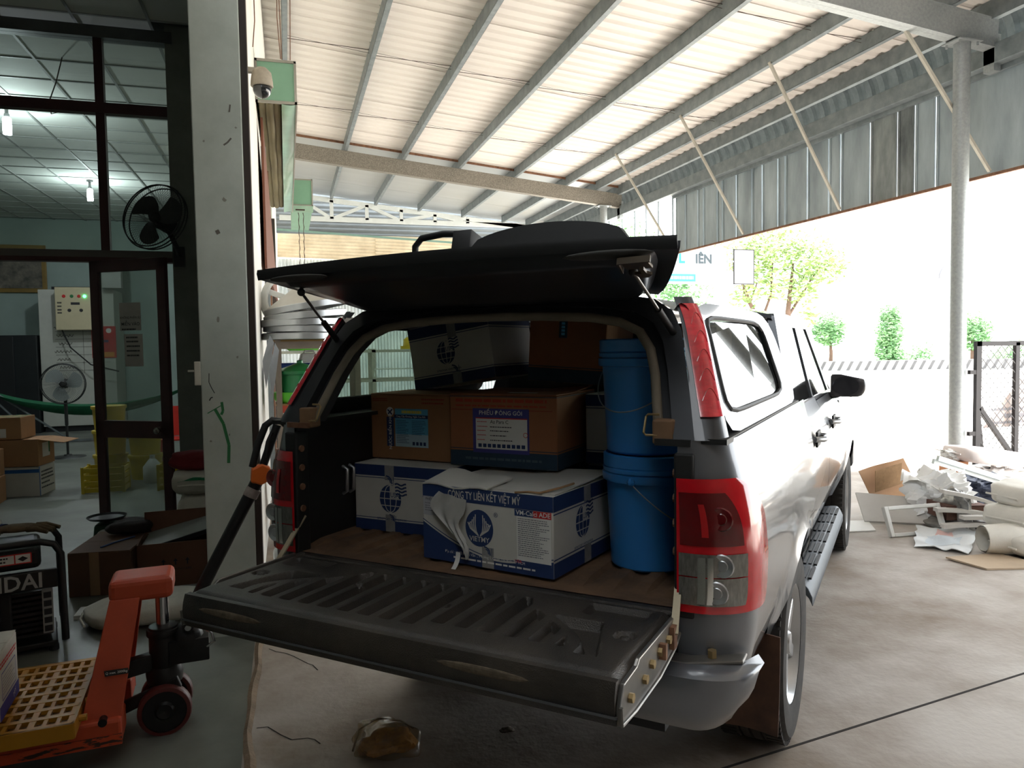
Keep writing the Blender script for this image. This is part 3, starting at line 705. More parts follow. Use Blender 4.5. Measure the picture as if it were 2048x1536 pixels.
for sg in (1, -1):
    b = MB(); poly = [(0, .80), (-.05, .775), (-.2, .752), (-.4, .75), (-.5, .757), (-.503, .80), (-.475, .845), (-.38, .85), (-.36, .862), (0, .862)]
    M_ = Matrix(((0, 0, 1, 0), (1, 0, 0, 0), (0, 1, 0, 0), (0, 0, 0, 1)))
    b.prism(poly, sg*.700, sg*.712, M_); en = b.build('tailgate_end', M_steel, TG, bevel=.003)
    b = MB(); b.tube([(sg*.713, y, z+.002) for y, z in poly[:6]], .005, 6); b.build('end_seam', M_steel, en, smooth=60)
    for y, z in ((-.44, .80), (-.33, .80), (-.27, .815), (-.2, .82), (-.12, .825)):
        b = MB(); b.cyl((sg*.71, y, z), (sg*.722, y, z), .012, n=6); b.build('end_bolt', M_brass, en)
    b = MB(); b.bx(*sorted((sg*.712, sg*.725)), -.10, -.07, .79, .85); b.bx(*sorted((sg*.712, sg*.73)), -.2, -.185, .8, .84); b.split('strap_bracket', M_rust, en)
    b = MB(); b.bar((sg*.722, -.09, .83), (sg*.70, .05, .99 if sg < 0 else .95), .006, .02, (1, 0, 0)); b.build('tailgate_strap', M_strap, TG)
# ---- rear bumper
b = MB()
BP = [(-1.13, .735), (-1.20, .742), (-1.235, .72), (-1.24, .66), (-1.225, .61), (-1.19, .56), (-1.12, .54)]
def bmp(a, c):
    i = int(round(c*(len(BP)-1))); v, z = BP[i]; x = 2*a-1; ax = abs(x)
    u = x*.93
    k = max(0, (ax-.80)/.2); dv = .13*(1-math.sqrt(max(0, 1-k*k))) if k < 1 else .13
    uu = u-math.copysign((.09*(i/6)**2+.03*(i == 0))*k, u)
    if ax < .42: z2 = z-(.06 if i < 3 else 0)*min(1, (.42-ax)*8)
    else: z2 = z+.05*max(0, (i-2)/4)*k**3-.012*k*k*(i < 2)
    return (uu, v+dv+.03*(1-c)*0, z2)
b.grid(72, len(BP)-1, bmp); bu = b.build('rear_bumper', M_paint, TRK, smooth=45)
b = MB(); b.slab(12, 3, lambda a, c: ((.55+.33*a, -1.135-.06*c+.09*max(0, a-.6)*2.2, .744), (0, 0, 1)), .01); br = b.build('bumper_bracket', M_steel, bu, bevel=.003)
b = MB(); b.cyl((.8, -1.13, .745), (.8, -1.13, .765), .013, n=6); b.build('bracket_bolt', M_brass, br)
b = MB(); b.bx(-.72, .72, -1.12, -1.05, .6, .82); b.build('rear_valance', M_black, TRK)
# ================================================================== CARGO
TA = -rad(44.5)
def tw(u, v, z): return (1.3082+u*cos(TA)-v*sin(TA), 3.1281+u*sin(TA)+v*cos(TA), z)
M_wcart = mat('white carton', (196, 194, 186), .75, var=.06, scale=6, bump=.05, bscale=40)
M_bcart = mat('brown carton', (150, 108, 74), .8, var=.08, scale=6, bump=.06, bscale=40)
M_bcart2 = mat('reddish brown carton', (152, 98, 66), .8, var=.08, scale=6)
M_navy = mat('navy print', (30, 52, 96), .65, var=.06)
M_navy2 = mat('dark teal print', (34, 56, 74), .7, var=.1)
M_ink = mat('dark ink', (40, 40, 44), .7)
M_paper = mat('white paper', (218, 217, 212), .7, var=.03)
M_tape = mat('clear tape', (150, 150, 148), .2, var=.15, scale=20, coat=.6)
M_bwtape = mat('brown tape', (140, 112, 84), .3, var=.1, coat=.4)
M_redink = mat('red print', (196, 44, 44), .7)
M_cyan = mat('sky blue label', (96, 170, 206), .6, var=.06)
M_yel = mat('yellow print', (214, 200, 64), .6)
M_card = mat('bare board edge', (150, 118, 84), .9, var=.15, scale=30)
def carton(name, label, dims, loc, rz=0, tilt=(0, 0), m=None, cat='box', group=None, world=False, flaps=True, bev=.004):
    w, d, h = dims
    if world: o = thing(name, label, cat, loc, group=group); o.rotation_euler = (tilt[0], tilt[1], rz)
    else:
        o = thing(name, label, cat, tw(*loc), group=group); o.rotation_euler = (tilt[0], tilt[1], 0)
        o.rotation_mode = 'XYZ'; M = Matrix.Rotation(TA+rz, 4, 'Z') @ Matrix.Rotation(tilt[1], 4, 'Y') @ Matrix.Rotation(tilt[0], 4, 'X'); o.rotation_euler = M.to_euler()
    b = MB(); NX = 6
    b.box((0, 0, h/2-.002), (w, d, h-.004)); bd = b.build('carton_body', m or M_wcart, o, bevel=bev)
    if flaps:
        for s in (-1, 1):
            b = MB(); b.box((0, s*(d/4+.0008), h-.0005), (w-.004, d/2-.002, .004)); b.build('top_flap', m or M_wcart, o)
    return o, Face((0, -d/2, h/2), (1, 0, 0), (0, 0, 1)), Face((w/2, 0, h/2), (0, 1, 0), (0, 0, 1)), Face((0, 0, h+.0015), (1, 0, 0), (0, 1, 0)), Face((-w/2, 0, h/2), (0, -1, 0), (0, 0, 1))
def globe(o, f, x, y, r, sub='american vietnamese', seed=0):
    decal('globe_disc', [disc(x, y, r, 32, r*1.08)], M_navy, o, f, .0010)
    L = []
    for k in (-.5, 0, .5):
        hw_ = math.sqrt(1-k*k)*r*.98; L += stroke([(x-hw_, y+k*r*1.08), (x+hw_, y+k*r*1.08)], r*.07)
    for k in (-.55, 0, .55): L += stroke([(x+k*r*math.sqrt(max(0, 1-t*t)), y+t*r*1.08) for t in [i/6-1 for i in range(13)]], r*.07)
    L += [rect(x+.02*r, x+.8*r, y+.05*r, y+1.02*r)]
    decal('globe_grid', L, M_wcart, o, f, .0014)
    text('USA', r*.55, M_navy, o, f, x+r*.42, y+.3*r, off=.0018, bold=.01, sx=.8)
    W_ = []
    for k in range(4): W_ += stroke([(x+r*(.45+.02*k+.13*i), y+r*(1.15-.26*k)+r*.07*math.sin(i*1.05)) for i in range(9)], r*.13)
    decal('flag_waves', W_, M_navy, o, f, .0018)
    text(sub, r*.36, M_navy, o, f, x+r*.1, y-r*1.55, sx=.9)
def bands(o, faces, h, dims, top=.045, bot=.045, m=None):
    w, d = dims; m = m or M_navy
    for f, L in zip(faces, (w, d, d)):
        for P in (rect(-L/2, L/2, h/2-top, h/2-.001), rect(-L/2, L/2, -h/2+.001, -h/2+bot)): decal('printed_band', [P], m, o, f, .0008)
        for P in (rect(-L/2, L/2, h/2-top-.009, h/2-top-.006), rect(-L/2, L/2, -h/2+bot+.006, -h/2+bot+.009)): decal('printed_line', [P], m, o, f, .0008)
def swoosh(x, y, s):    # bird-like mark printed on the sealing tape
    return stroke([(x-s*.5, y+s*.9), (x-s*.1, y+s*.8), (x+s*.2, y+s*.5), (x+s*.3, y)], s*.16)+stroke([(x-s*.3, y+s*.65), (x, y+s*.5), (x+s*.1, y+s*.1)], s*.13)+stroke([(x+s*.5, y+s*.8), (x+s*.5, y-s*.1)], s*.07)
# 1 torn white carton at the tailgate end
w, d, h = .52, .44, .262
o, f, r, t, l = carton('supplement_carton', 'torn white carton reading VIETMY and VM-Calci ADE at the tailgate end of the bed', (w, d, h), (.05, -.81, .868), -rad(4.6), flaps=False)
decal('printed_band', [rect(-w/2, w/2, h/2-.05, h/2-.001)], M_navy, o, f, .0008)
decal('printed_band', [rect(-d/2, d/2, h/2-.05, h/2-.001), rect(-d/2, d/2, -h/2+.001, -h/2+.05)], M_navy, o, r, .0008)
decal('printed_line', [rect(-d/2, d/2, h/2-.06, h/2-.056), rect(-d/2, d/2, -h/2+.057, -h/2+.061)], M_navy, o, r, .0008)
cv = [(-w/2+w*i/24, -h/2+.055+.075*max(0, 1-i/24*1.5)**1.6 - .03*math.sin(PI*i/24)+.0) for i in range(25)]
decal('curved_base_band', [[(cv[i][0], -h/2+.001), (cv[i+1][0], -h/2+.001), cv[i+1], cv[i]] for i in range(24)], M_navy, o, f, .0008)
decal('printed_line', stroke([(x, y+.008) for x, y in cv], .003), M_navy, o, f, .0009)
text('CÔNG TY LIÊN KẾT VIỆT MỸ', .036, M_wcart, o, f, -.005, h/2-.027, bold=.012, sx=.62)
decal('vietmy_disc', [disc(-.022, .0, .056, 36, .062)], M_navy, o, f, .0011)
V = []
for sg in (-1, 1):
    for k in range(5):
        V += stroke([(-.022+sg*(.003+.0*k), -.026), (-.022+sg*(.012+.006*k), -.012+.002*k), (-.022+sg*(.016+.0075*k), .012+.001*k), (-.022+sg*(.0145+.0062*k), .045-.009*k)], .0036)
decal('feather_mark', V, M_wcart, o, f, .0014)
text('VIETMY', .024, M_wcart, o, f, -.022, -.038, off=.0016, bold=.012)
text('®', .022, M_navy, o, f, .045, .05)
decal('product_label', [rect(.125, .252, -.094, .072)], M_paper, o, f, .0011)
decal('label_blue_head', [rect(.118, .188, .058, .08)], M_navy, o, f, .0014); decal('label_red_head', [rect(.188, .254, .058, .08)], M_redink, o, f, .0014)
text('VM-Calci ADE', .0215, M_paper, o, f, .187, .069, off=.0018, bold=.012)
decal('fine_print', lines(.13, .248, [.05-.0066*i for i in range(19)], .0026, 4), mat('pale print', (112, 114, 120), .7), o, f, .0016)
decal('label_foot', [rect(.118, .252, -.1, -.086)], M_navy, o, f, .0014); text('USA', .014, M_redink, o, f, .13, -.09, off=.0018, bold=.02)
decal('tape', [rect(-.012, .035, -h/2+.001, -h/2+.07)], M_tape, o, f, .0014); decal('tape_mark', swoosh(.012, -h/2+.045, .03), M_navy, o, f, .0017)
text('Địa chỉ : 10/73 Phạm Văn ... Phường 1, Quận Tân Bình, TP HCM', .0135, M_paper, o, f, -.005, -h/2+.036, off=.0018, sx=.9); decal('address_print', lines(-.13, .2, [-h/2+.02], .006, 14, .05), M_paper, o, f, .0018)
decal('pasted_note', [rect(-w/2+.002, -w/2+.125, .022, .088)], mat('note paper', (170, 170, 174), .7), o, f, .0012)
text('PHIẾU ĐÓNG GÓI', .012, M_ink, o, f, -w/2+.062, .078); decal('note_print', lines(-w/2+.01, -w/2+.118, [.064, .055, .047, .039], .0024, 9), MATS['pale print'], o, f, .0016)
b = MB()      # torn wrap hanging over the front
def torn(a, c):
    u = (a-.5); wd = .07*(1-max(0, c-.25)/.75)**1.2+.004; x = -.125+.04*c-.03*math.sin(c*5)+u*2*wd*(.8+.2*sin(c*9)); return ((x, -d/2-.006-.010*math.sin(a*7+c*4)**2-.012*c, h-.02-.215*c-.02*a*(1-c)), (0, -1, 0))
b.slab(8, 16, torn, -.0015); b.build('torn_wrapping', mat('torn white wrapping', (172, 171, 166), .55, var=.08, scale=20), o, smooth=60)
b = MB(); b.slab(2, 10, lambda a, c: ((-.095-.03*c+.018*(a-.5)+.01*math.sin(c*3), -d/2-.022-.05*c*c, .045-.09*c*1.0), (0, -1, 0)), -.0012); tl_ = b.build('hanging_strip', M_paper, o, smooth=60)
b = MB(); b.slab(8, 6, lambda a, c: ((-w/2+.002+.27*a, -d/2-.004+.16*c, h+.002+.028*c*(1-.6*a)+.006*math.sin(a*9)), (0, 0, 1)), .005); b.build('torn_flap', [M_wcart], o, smooth=40)
b = MB(); b.slab(8, 6, lambda a, c: ((.0+.25*a, -d/2+.03+.45*c, h+.001+.012*c*a), (0, 0, 1)), .004); b.build('torn_flap', M_wcart, o, smooth=40)
b = MB(); b.tube([(.12, -d/2+.0, h+.002), (.17, -d/2+.002, h+.008), (.2, -d/2+.02, h+.004), (.24, -d/2+.09, h+.013), (.25, -d/2+.16, h+.016)], .004, 5); b.build('torn_edge', M_card, o)
globe(o, r, -.02, .015, .05, 'american vietnamese')
decal('tape', [rect(-.01, .04, h/2-.055, h/2), rect(-.01, .04, -h/2, -h/2+.06)], M_tape, o, r, .0013)
# 2 globe carton behind it on the left
w, d, h = .45, .36, .268
o, f, r, t, l = carton('globe_carton', 'white carton with a blue globe on the bed floor at the left', (w, d, h), (-.505, -.585, .868), rad(1)); bands(o, (f, r), h, (w, d)); globe(o, f, -.05, .0, .052)
decal('tape', [rect(-.075, -.03, h/2-.06, h/2-.001), rect(-.075, -.03, -h/2+.001, -h/2+.07)], M_tape, o, f, .0013); decal('tape_mark', swoosh(-.05, .06, .035)+swoosh(-.04, -.09, .03), M_navy, o, f, .0024)
# 3 brown carton NUOC BIEN KHO
w, d, h = .40, .36, .27
o, f, r, t, l = carton('dry_seawater_carton', 'brown carton with a sky blue label reading NƯỚC BIỂN KHÔ', (w, d, h), (-.534, -.465, 1.142), -rad(.5), m=M_bcart)
decal('blue_label', [rect(-.075, .09, -.082, .075)], M_cyan, o, f, .001); decal('navy_strip', [rect(-.118, -.082, -.082, .04)], M_navy, o, f, .0011); decal('white_crest', [disc(-.1, .062, .019, 16)], M_paper, o, f, .0012)
decal('crest_mark', stroke([(-.112, .07), (-.1, .06), (-.088, .072)], .006)+stroke([(-.11, .052), (-.1, .06), (-.09, .05)], .006), M_navy, o, f, .0016)
decal('label_pale_base', [rect(-.075, .09, -.082, -.03)], mat('pale label blue', (168, 196, 208), .6), o, f, .0013)
decal('navy_title', [rect(-.08, .09, .036, .05)], M_navy, o, f, .0014); text('Cung Cấp Khoáng, Ngăn Cua Rớt', .0105, M_paper, o, f, .005, .043, off=.0019, bold=.01)
decal('yellow_title', lines(-.04, .06, [.062], .012, 9, .02), M_yel, o, f, .0016); text('NƯỚC BIỂN KHÔ', .019, M_paper, o, f, -.099, -.022, rot=PI/2, bold=.015, sx=.98)
decal('fine_print', lines(-.068, .0, [.026-.007*i for i in range(14)], .0022, 6)+lines(.01, .084, [.026-.007*i for i in range(9)], .0022, 7), MATS['navy print'], o, f, .0017)
decal('recycle_marks', [rect(.012+.018*i, .024+.018*i, -.074, -.06) for i in range(4)], M_navy, o, f, .0018)
decal('red_stamp', lines(-.19, -.11, [.115, .107], .004, 2, .05)+lines(.06, .17, [.115, .1], .006, 3, .05), mat('faded red print', (140, 62, 44), .8), o, f, .0012)
# 4 brown carton PHIEU DONG GOI
w, d, h = .455, .40, .278
o, f, r, t, l = carton('packing_slip_carton', 'reddish brown carton with a white packing slip reading Az Para C', (w, d, h), (-.095, -.475, 1.142), rad(1.2), m=M_bcart2)
bands(o, (f, r), h, (w, d), top=.0012, bot=.06, m=M_navy2)
decal('red_print', lines(-.2, .2, [.115], .012, 5, .05)+lines(-.2, .2, [.095], .006, 6, .05), mat('orange red print', (168, 66, 44), .8), o, f, .001); decal('printed_line', [rect(-.22, .21, .078, .081)], MATS['faded red print'], o, f, .001)
decal('slip_border', [rect(-.125, .115, -.085, .085)], mat('violet blue print', (66, 64, 132), .7), o, f, .0011); decal('slip', [rect(-.112, .107, -.07, .05)], M_paper, o, f, .0014); decal('slip_red_line', [rect(-.112, .107, .046, .05)], M_redink, o, f, .0017)
text('PHIẾU ĐÓNG GÓI', .0225, M_paper, o, f, -.005, .068, off=.0016, bold=.006); text('Az Para C', .019, M_ink, o, f, -.01, .034, bold=.006)
decal('slip_print', lines(-.106, -.06, [.034, .016, 0, -.017, -.035], .003, 8, .3), M_redink, o, f, .0018); decal('slip_writing', lines(-.05, .07, [.015, 0, -.018, -.036], .0035, 12, .5), M_ink, o, f, .0018)
decal('slip_stamp', stroke([(.1+.009*cos(a*PI/5), -.012+.009*sin(a*PI/5)) for a in range(11)], .002), M_redink, o, f, .002)
decal('slip_icons', [rect(-.102+.0205*i, -.087+.0205*i, -.064, -.05) for i in range(10)], M_navy, o, f, .0018)
decal('pale_print', lines(-.16, .17, [-.108], .009, 21, .05), mat('grey blue print', (74, 92, 100), .8), o, f, .0014)
b = MB(); b.slab(8, 5, lambda a, c: ((-.02+.24*a, .0+.2*c, h+.003+.022*c*(a-.3)), (0, 0, 1)), .004); b.build('lifted_flap', M_bcart2, o, smooth=50)
decal('shipping_sticker', [rect(.0, .12, -.15, -.12)], M_paper, o, t, .0025)
# 5 tilted globe carton on top
w, d, h = .42, .36, .27
o, f, r, t, l = carton('globe_carton', 'white carton with a blue globe tilted on top of the brown cartons', (w, d, h), (-.45, -.245, 1.444), rad(-2), (0, -rad(8.5))); bands(o, (f, r), h, (w, d), top=.048); globe(o, f, -.02, .005, .047)
decal('tape', [rect(.0, .045, h/2-.07, h/2-.001), rect(.0, .045, -h/2+.001, -h/2+.05)], M_tape, o, f, .0013); decal('tape_mark', swoosh(.02, -.085, .035), M_navy, o, f, .0024)
# 6 brown carton on top, right of it
w, d, h = .33, .36, .26
o, f, r, t, l = carton('taped_brown_carton', 'brown carton with a dark base band under the hatch, right of the tilted carton', (w, d, h), (.045, -.22, 1.452), rad(2), (0, rad(3.5)), m=M_bcart2); bands(o, (f, r), h, (w, d), top=.0012, bot=.055, m=M_navy2)
decal('teal_tape', [rect(-.035, .0, h/2-.08, h/2)], MATS['dark teal print'], o, f, .0013); decal('tape_words', [rect(-.025, -.01, h/2-.07+.014*i, h/2-.06+.014*i) for i in range(4)], M_cyan, o, f, .0018); decal('teal_tape', [rect(-.04, -.01, -h/2, -h/2+.055)], M_navy2, o, f, .0014)
# 7 white cartons behind the buckets
w, d, h = .36, .34, .27
o, f, r, t, l = carton('banded_carton', 'white carton with navy bands half hidden behind the upper blue bucket', (w, d, h), (.335, -.27, 1.14), 0); bands(o, (f, r), h, (w, d)); decal('tape_curl', [disc(.04, h/2-.05, .012, 12)], M_tape, o, f, .0016)
o, f, r, t, l = carton('banded_carton', 'white carton low behind the lower blue bucket, under another carton', (w, d, .262), (.335, -.25, .868), 0); bands(o, (f, r), .262, (w, d))
o, f, r, t, l = carton('brown_carton', 'plain brown carton at the back of the load behind the upper blue bucket', (.3, .3, .26), (.44, .03, 1.412), 0, m=M_bcart2)
# buckets
M_blue = mat('blue bucket plastic', (50, 126, 196), .32, var=.06, scale=3, coat=.2)
def bucket(label, loc, rz):
    o = thing('plastic_bucket', label, 'bucket', tw(*loc), TA+rz, group='blue plastic buckets in the bed')
    b = MB(); b.lathe([(0, 0), (.128, 0), (.133, .006), (.146, .285), (.158, .287), (.16, .293), (.16, .312), (.148, .315), (.148, .345)], 44); b.build('bucket_body', M_blue, o, smooth=35)
    b = MB(); b.lathe([(.149, .318), (.157, .318), (.158, .33), (.153, .332), (.156, .336), (.156, .372), (.148, .376), (.138, .366), (0, .366)], 44); b.build('lid', M_blue, o, smooth=35)
    b = MB(); b.tube([(.162*cos(a), .162*sin(a), .29-.15*math.sin((a+rad(155))/rad(180)*PI) if 0 <= (a+rad(155)) <= PI else .29) for a in [rad(-155+180*i/24) for i in range(25)]], .0022, 6); b.build('wire_handle', M_galv, o, smooth=60)
    for a in (rad(-155), rad(25)):
        b = MB(); b.sphere((.16*cos(a), .16*sin(a), .295), .014, 8, 6); b.build('handle_lug', M_blue, o)
    return o
bucket('blue plastic bucket standing on the bed floor, the lower of two', (.505, -.73, .868), rad(60))
bucket('blue plastic bucket stacked on another blue bucket, the upper of two', (.488, -.715, 1.244), rad(-40))
# ================================================================== WAREHOUSE INTERIOR
M_frame = mat('maroon steel frame', (62, 28, 28), .45, var=.15, scale=9)
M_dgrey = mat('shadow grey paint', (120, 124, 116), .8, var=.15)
YP = 7.4
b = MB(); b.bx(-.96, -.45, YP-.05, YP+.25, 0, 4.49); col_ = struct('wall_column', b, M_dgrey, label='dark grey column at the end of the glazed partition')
b = MB(); b.bx(-9, -.9, YP-.06, YP+.06, 4.33, 4.43); struct('trim_beam', b, mat('grey steel beam', (84, 86, 86), .5, .2, var=.2), label='grey steel beam over the glazed partition')
wp = thing('window_partition', 'maroon framed glass partition above the doorway', None, kind='structure')
G = glass('partition glass', (232, 238, 234), rough=.02, haze=.05)
for x in (-1.5, -3.0, -4.5): 
    b = MB(); b.bx(x-.035, x+.035, YP-.04, YP+.04, 2.5, 4.33); b.build('mullion', M_frame, wp)
b = MB(); b.bx(-9, -.96, YP-.045, YP+.045, 3.69, 3.78); b.build('transom', M_frame, wp)
b = MB(); b.bx(-9, -.96, YP-.05, YP+.05, 2.40, 2.44); b.build('door_head', M_frame, wp)
b = MB(); b.bx(-9, -.96, YP-.055, YP+.03, 2.44, 2.5); b.build('door_head_channel', mat('grey channel', (96, 92, 88), .6), wp)
for x0, x1 in ((-1.465, -.96), (-2.965, -1.535), (-4.465, -3.035)):
    for z0, z1 in ((2.5, 3.69), (3.78, 4.33)):
        b = MB(); b.bx(x0, x1, YP-.003, YP+.003, z0, z1); b.build('pane', G, wp)
# open door leaf hinged at its left edge
dr = thing('door_1', 'open maroon framed glass door with paper notices', None, (-1.62, YP-.06, 0), -rad(32), kind='structure')
LW = .78
for nm, a in (('stile', (0, .09, .03, 2.40)), ('stile', (LW-.09, LW, .03, 2.40)), ('top_rail', (0, LW, 2.30, 2.40)), ('lock_rail', (0, LW, .86, 1.01)), ('bottom_rail', (0, LW, .03, .16))):
    b = MB(); b.bx(a[0], a[1], -.02, .02, a[2], a[3]); b.build(nm, M_frame, dr, bevel=.004)
for z0, z1 in ((1.01, 2.30), (.16, .86)):
    b = MB(); b.bx(.09, LW-.09, -.003, .003, z0, z1); b.build('pane', glass('door glass', (225, 232, 228), rough=.02, haze=.16), dr)
fd = Face((LW/2, -.005, 1.7), (1, 0, 0), (0, 0, 1))
for (x0, x1, z0, z1), T in (((-.1, .12, .09, .33), (('KHÔNG PHẬN SỰ', .2, .026), ('MIỄN VÀO', .145, .04))), ((-.06, .13, -.22, .06), ())):
    decal('paper_notice', [rect(x0, x1, z0, z1)], mat('notice paper', (178, 176, 170), .8), dr, fd, .001)
    decal('notice_print', lines(x0+.02, x1-.02, [.1] if T else [.03, -.005, -.045, -.085, -.125], .014, 6, .25), M_ink, dr, fd, .0016)
    for s_, y_, k_ in T: text(s_, k_, M_ink, dr, fd, (x0+x1)/2, y_, bold=.01)
b = MB(); b.lathe([(0, .06), (.02, .055), (.03, .04), (.026, .025), (.012, .02), (.012, .0), (.032, 0), (.032, -.005)], 16, Matrix.Translation((LW-.11, -.02, .93)) @ Matrix.Rotation(PI/2, 4, 'X')); b.build('door_knob', mat('knob steel', (150, 146, 138), .25, .9), dr, smooth=50)
# lamps
def bulb(loc, label):
    o = thing('light_bulb', label, 'lamp', loc, group='lit ceiling bulbs')
    b = MB(); b.lathe([(0, .25), (.05, .25), (.05, .24), (.02, .235), (.02, .16), (.028, .155), (.028, .12), (0, .12)], 16); b.build('lamp_holder', mat('lamp holder', (120, 122, 122), .5), o, smooth=40)
    b = MB(); b.lathe([(.02, .125), (.04, .11), (.045, .09), (.045, -.06), (.042, -.075), (0, -.08)], 20); g = b.build('bulb_tube', emit('lit bulb', (240, 248, 255), 30), o, smooth=40)
    L = bpy.data.lights.new('bulb_light', 'POINT'); L.energy = BULB; L.color = (.86, .95, 1); L.shadow_soft_size = .06
    q = bpy.data.objects.new('bulb_light', L); COL.objects.link(q); q.parent = o; q.location = (0, 0, -.12)
    return o
BULB = 38
bulb((-3.0, 10.0, 4.2), 'lit white bulb hanging at the left edge of the picture'); bulb((-3.05, 14.0, 4.2), 'lit white bulb hanging farther back, left of the maroon mullion')
# wall fan
def fan_head(o, R_, c, nrm, m, blade, nb=3, pre='fan'):
    q = Vector(nrm).to_track_quat('Z', 'Y').to_matrix().to_4x4(); q.translation = c
    b = MB()
    for rr, zz in ((R_, .02), (R_*.96, .05), (R_*.96, -.03)):
        b.tube([q @ Vector((rr*cos(2*PI*i/36), rr*sin(2*PI*i/36), zz)) for i in range(36)], .006, 5, closed=True)
    g = b.build('guard_rim', m, o, smooth=60)
    b = MB()
    for i in range(72):
        a = 2*PI*i/72; ca, sa = cos(a), sin(a)
        b.tube([q @ Vector((r_*R_*ca, r_*R_*sa, z_)) for r_, z_ in ((.16, .085), (.6, .075), (.97, .05))], .0014, 3, cap=False)
        b.tube([q @ Vector((r_*R_*ca, r_*R_*sa, z_)) for r_, z_ in ((.2, -.07), (.6, -.07), (.97, -.03))], .0014, 3, cap=False)
    tag(b.build('guard_wires', m, o), kind='stuff')
    for k in range(nb):
        b = MB()
        def bl(a, c):
            th = 2*PI*k/nb+(a-.5)*1.5*(1-.25*c)+.35*c; r_ = R_*(.16+.7*c*(1-.18*(2*a-1)**2)); return (q @ Vector((r_*cos(th), r_*sin(th), .035*(a-.5)+.01)), q.to_3x3() @ Vector((0, 0, 1)))
        b.slab(8, 8, bl, .004); b.build('fan_blade', blade, o, smooth=60)
    b = MB(); b.lathe([(0, .06), (.035, .055), (.05, .03), (.05, -.04), (.075, -.06), (.07, -.2), (.04, -.23), (0, -.235)], 20, q); b.build('motor_housing', m, o, smooth=40)
M_fan = mat('dark fan plastic', (40, 42, 42), .5, var=.2)
wfn = thing('wall_fan', 'dark wall fan fixed to the grey column above the glass door', 'fan', (-.9, 7.33, 2.55))
fan_head(wfn, .29, (-.14, -.28, .2), (-.45, -.85, .25), M_fan, mat('fan blade plastic', (52, 54, 52), .4))
b = MB(); b.tube([(.0, .02, -.1), (0, -.08, -.05), (-.06, -.15, .1), (-.06, -.2, .2)], .022, 8); b.box((0, .0, -.1), (.09, .03, .18)); b.build('wall_bracket', M_fan, wfn, smooth=40)
# far fittings
YB = 17.2
cab = thing('steel_cabinet', 'tall pale cabinet against the back wall behind the standing fan', 'cabinet', (-4.15, YB, 0))
b = MB(); b.bx(-.62, .75, 0, .9, .12, 2.9); b.build('cabinet_body', mat('pale cabinet', (184, 186, 176), .6, var=.06), cab, bevel=.01)
b = MB(); b.bx(-.6, .73, .05, .85, 0, .12); b.build('plinth', M_black, cab)
fw = Face((.06, -.002, 1.3), (1, 0, 0), (0, 0, 1))
decal('ruled_lines', [rect(-.4, .6, .75-.16*i, .757-.16*i) for i in range(6)]+[rect(.1, .108, -.1, .9)], MATS['grey scuff'], cab, fw, .002)
for i in range(6): decal('handwriting', stroke([(-.42+.04*(i % 3)+.022*k, .82-.16*i+.03*math.sin(k*2.3+i)) for k in range(12+3*(i % 2))], .012), MATS['grey scuff'], cab, fw, .002)
b = MB(); b.bx(-.45, .35, .3, .7, 2.9, 2.98); b.build('cabinet_top_strip', M_black, cab)
po = tag((lambda b: b.build('poster', mat('red poster', (178, 42, 40), .6, var=.12)))(MB().bx(-3.83, -3.38, YB-.02, YB-.004, 1.5, 2.15)), 'red football poster stuck on the pale cabinet', 'poster')
fpz = Face((-3.6, YB-.021, 1.82), (1, 0, 0), (0, 0, 1)); decal('poster_ball', [disc(.09, .24, .05, 16)], M_paper, po, fpz, .001); decal('poster_figure', [disc(-.13, .05, .06, 12), rect(-.2, .08, .0, .05)], M_navy, po, fpz, .001); decal('poster_caption', [rect(-.12, .18, -.3, -.2)], mat('orange print', (206, 140, 48), .6), po, fpz, .001)
ep = thing('control_box', 'cream electrical control box with a green light on the back wall', 'control box', (-4.0, YB-.35, 2.07))
b = MB(); b.bx(-.38, .34, 0, .3, 0, .85); b.build('box_door', mat('cream box paint', (186, 176, 144), .6, var=.06), ep, bevel=.01)
fe = Face((0, -.001, .42), (1, 0, 0), (0, 0, 1))
for x, y, m in ((-.22, .25, M_redink), (-.08, .25, MATS['green paint']), (.05, .25, M_redink), (-.13, -.03, M_ink), (.08, -.03, M_ink)):
    b = MB(); b.lathe([(0, .02), (.02, .02), (.025, 0), (.034, 0)], 12, fe.M(x, y, 0)); b.build('indicator', m, ep)
b = MB(); b.lathe([(0, .022), (.022, .02), (.03, 0)], 12, fe.M(.15, .25, 0)); b.build('green_indicator', emit('green light', (60, 255, 130), 6), ep)
decal('meter', [rect(-.1, .06, .08, .13)], M_ink, ep, fe, .002); decal('label_column', lines(-.34, -.26, [.12, .05, -.02, -.08], .03, 3, .1), M_ink, ep, fe, .002)
b = MB(); b.tube([(-.3, .1, 0), (-.15, .05, -.35), (.2, .05, -.7), (.7, .1, -.85)], .014, 6); b.build('cable', M_black, ep)
b = MB(); b.bx(.45, .8, .1, .3, .85, 1.6); b.build('trunking', mat('white trunking', (170, 172, 166), .6), ep)
b = MB(); b.tube([(.3, .05, .7), (.32, 0, 1.2), (.5, 0, 1.45), (.75, .05, 1.42)], .012, 6); b.build('loose_cable', M_black, ep)
fr_ = thing('display_fridge', 'black cabinet with a NAVETCO oval sign against the back wall', 'cabinet', (-5.75, YB-.1, 0))
b = MB(); b.bx(-1.2, .95, 0, .8, 0, 1.98); b.build('fridge_body', mat('black fridge', (30, 34, 36), .35, var=.2), fr_, bevel=.01)
b = MB(); b.bx(-1.2, .55, -.03, 0, .05, 1.95); b.build('fridge_door', mat('dark door', (34, 36, 38), .3), fr_, bevel=.01)
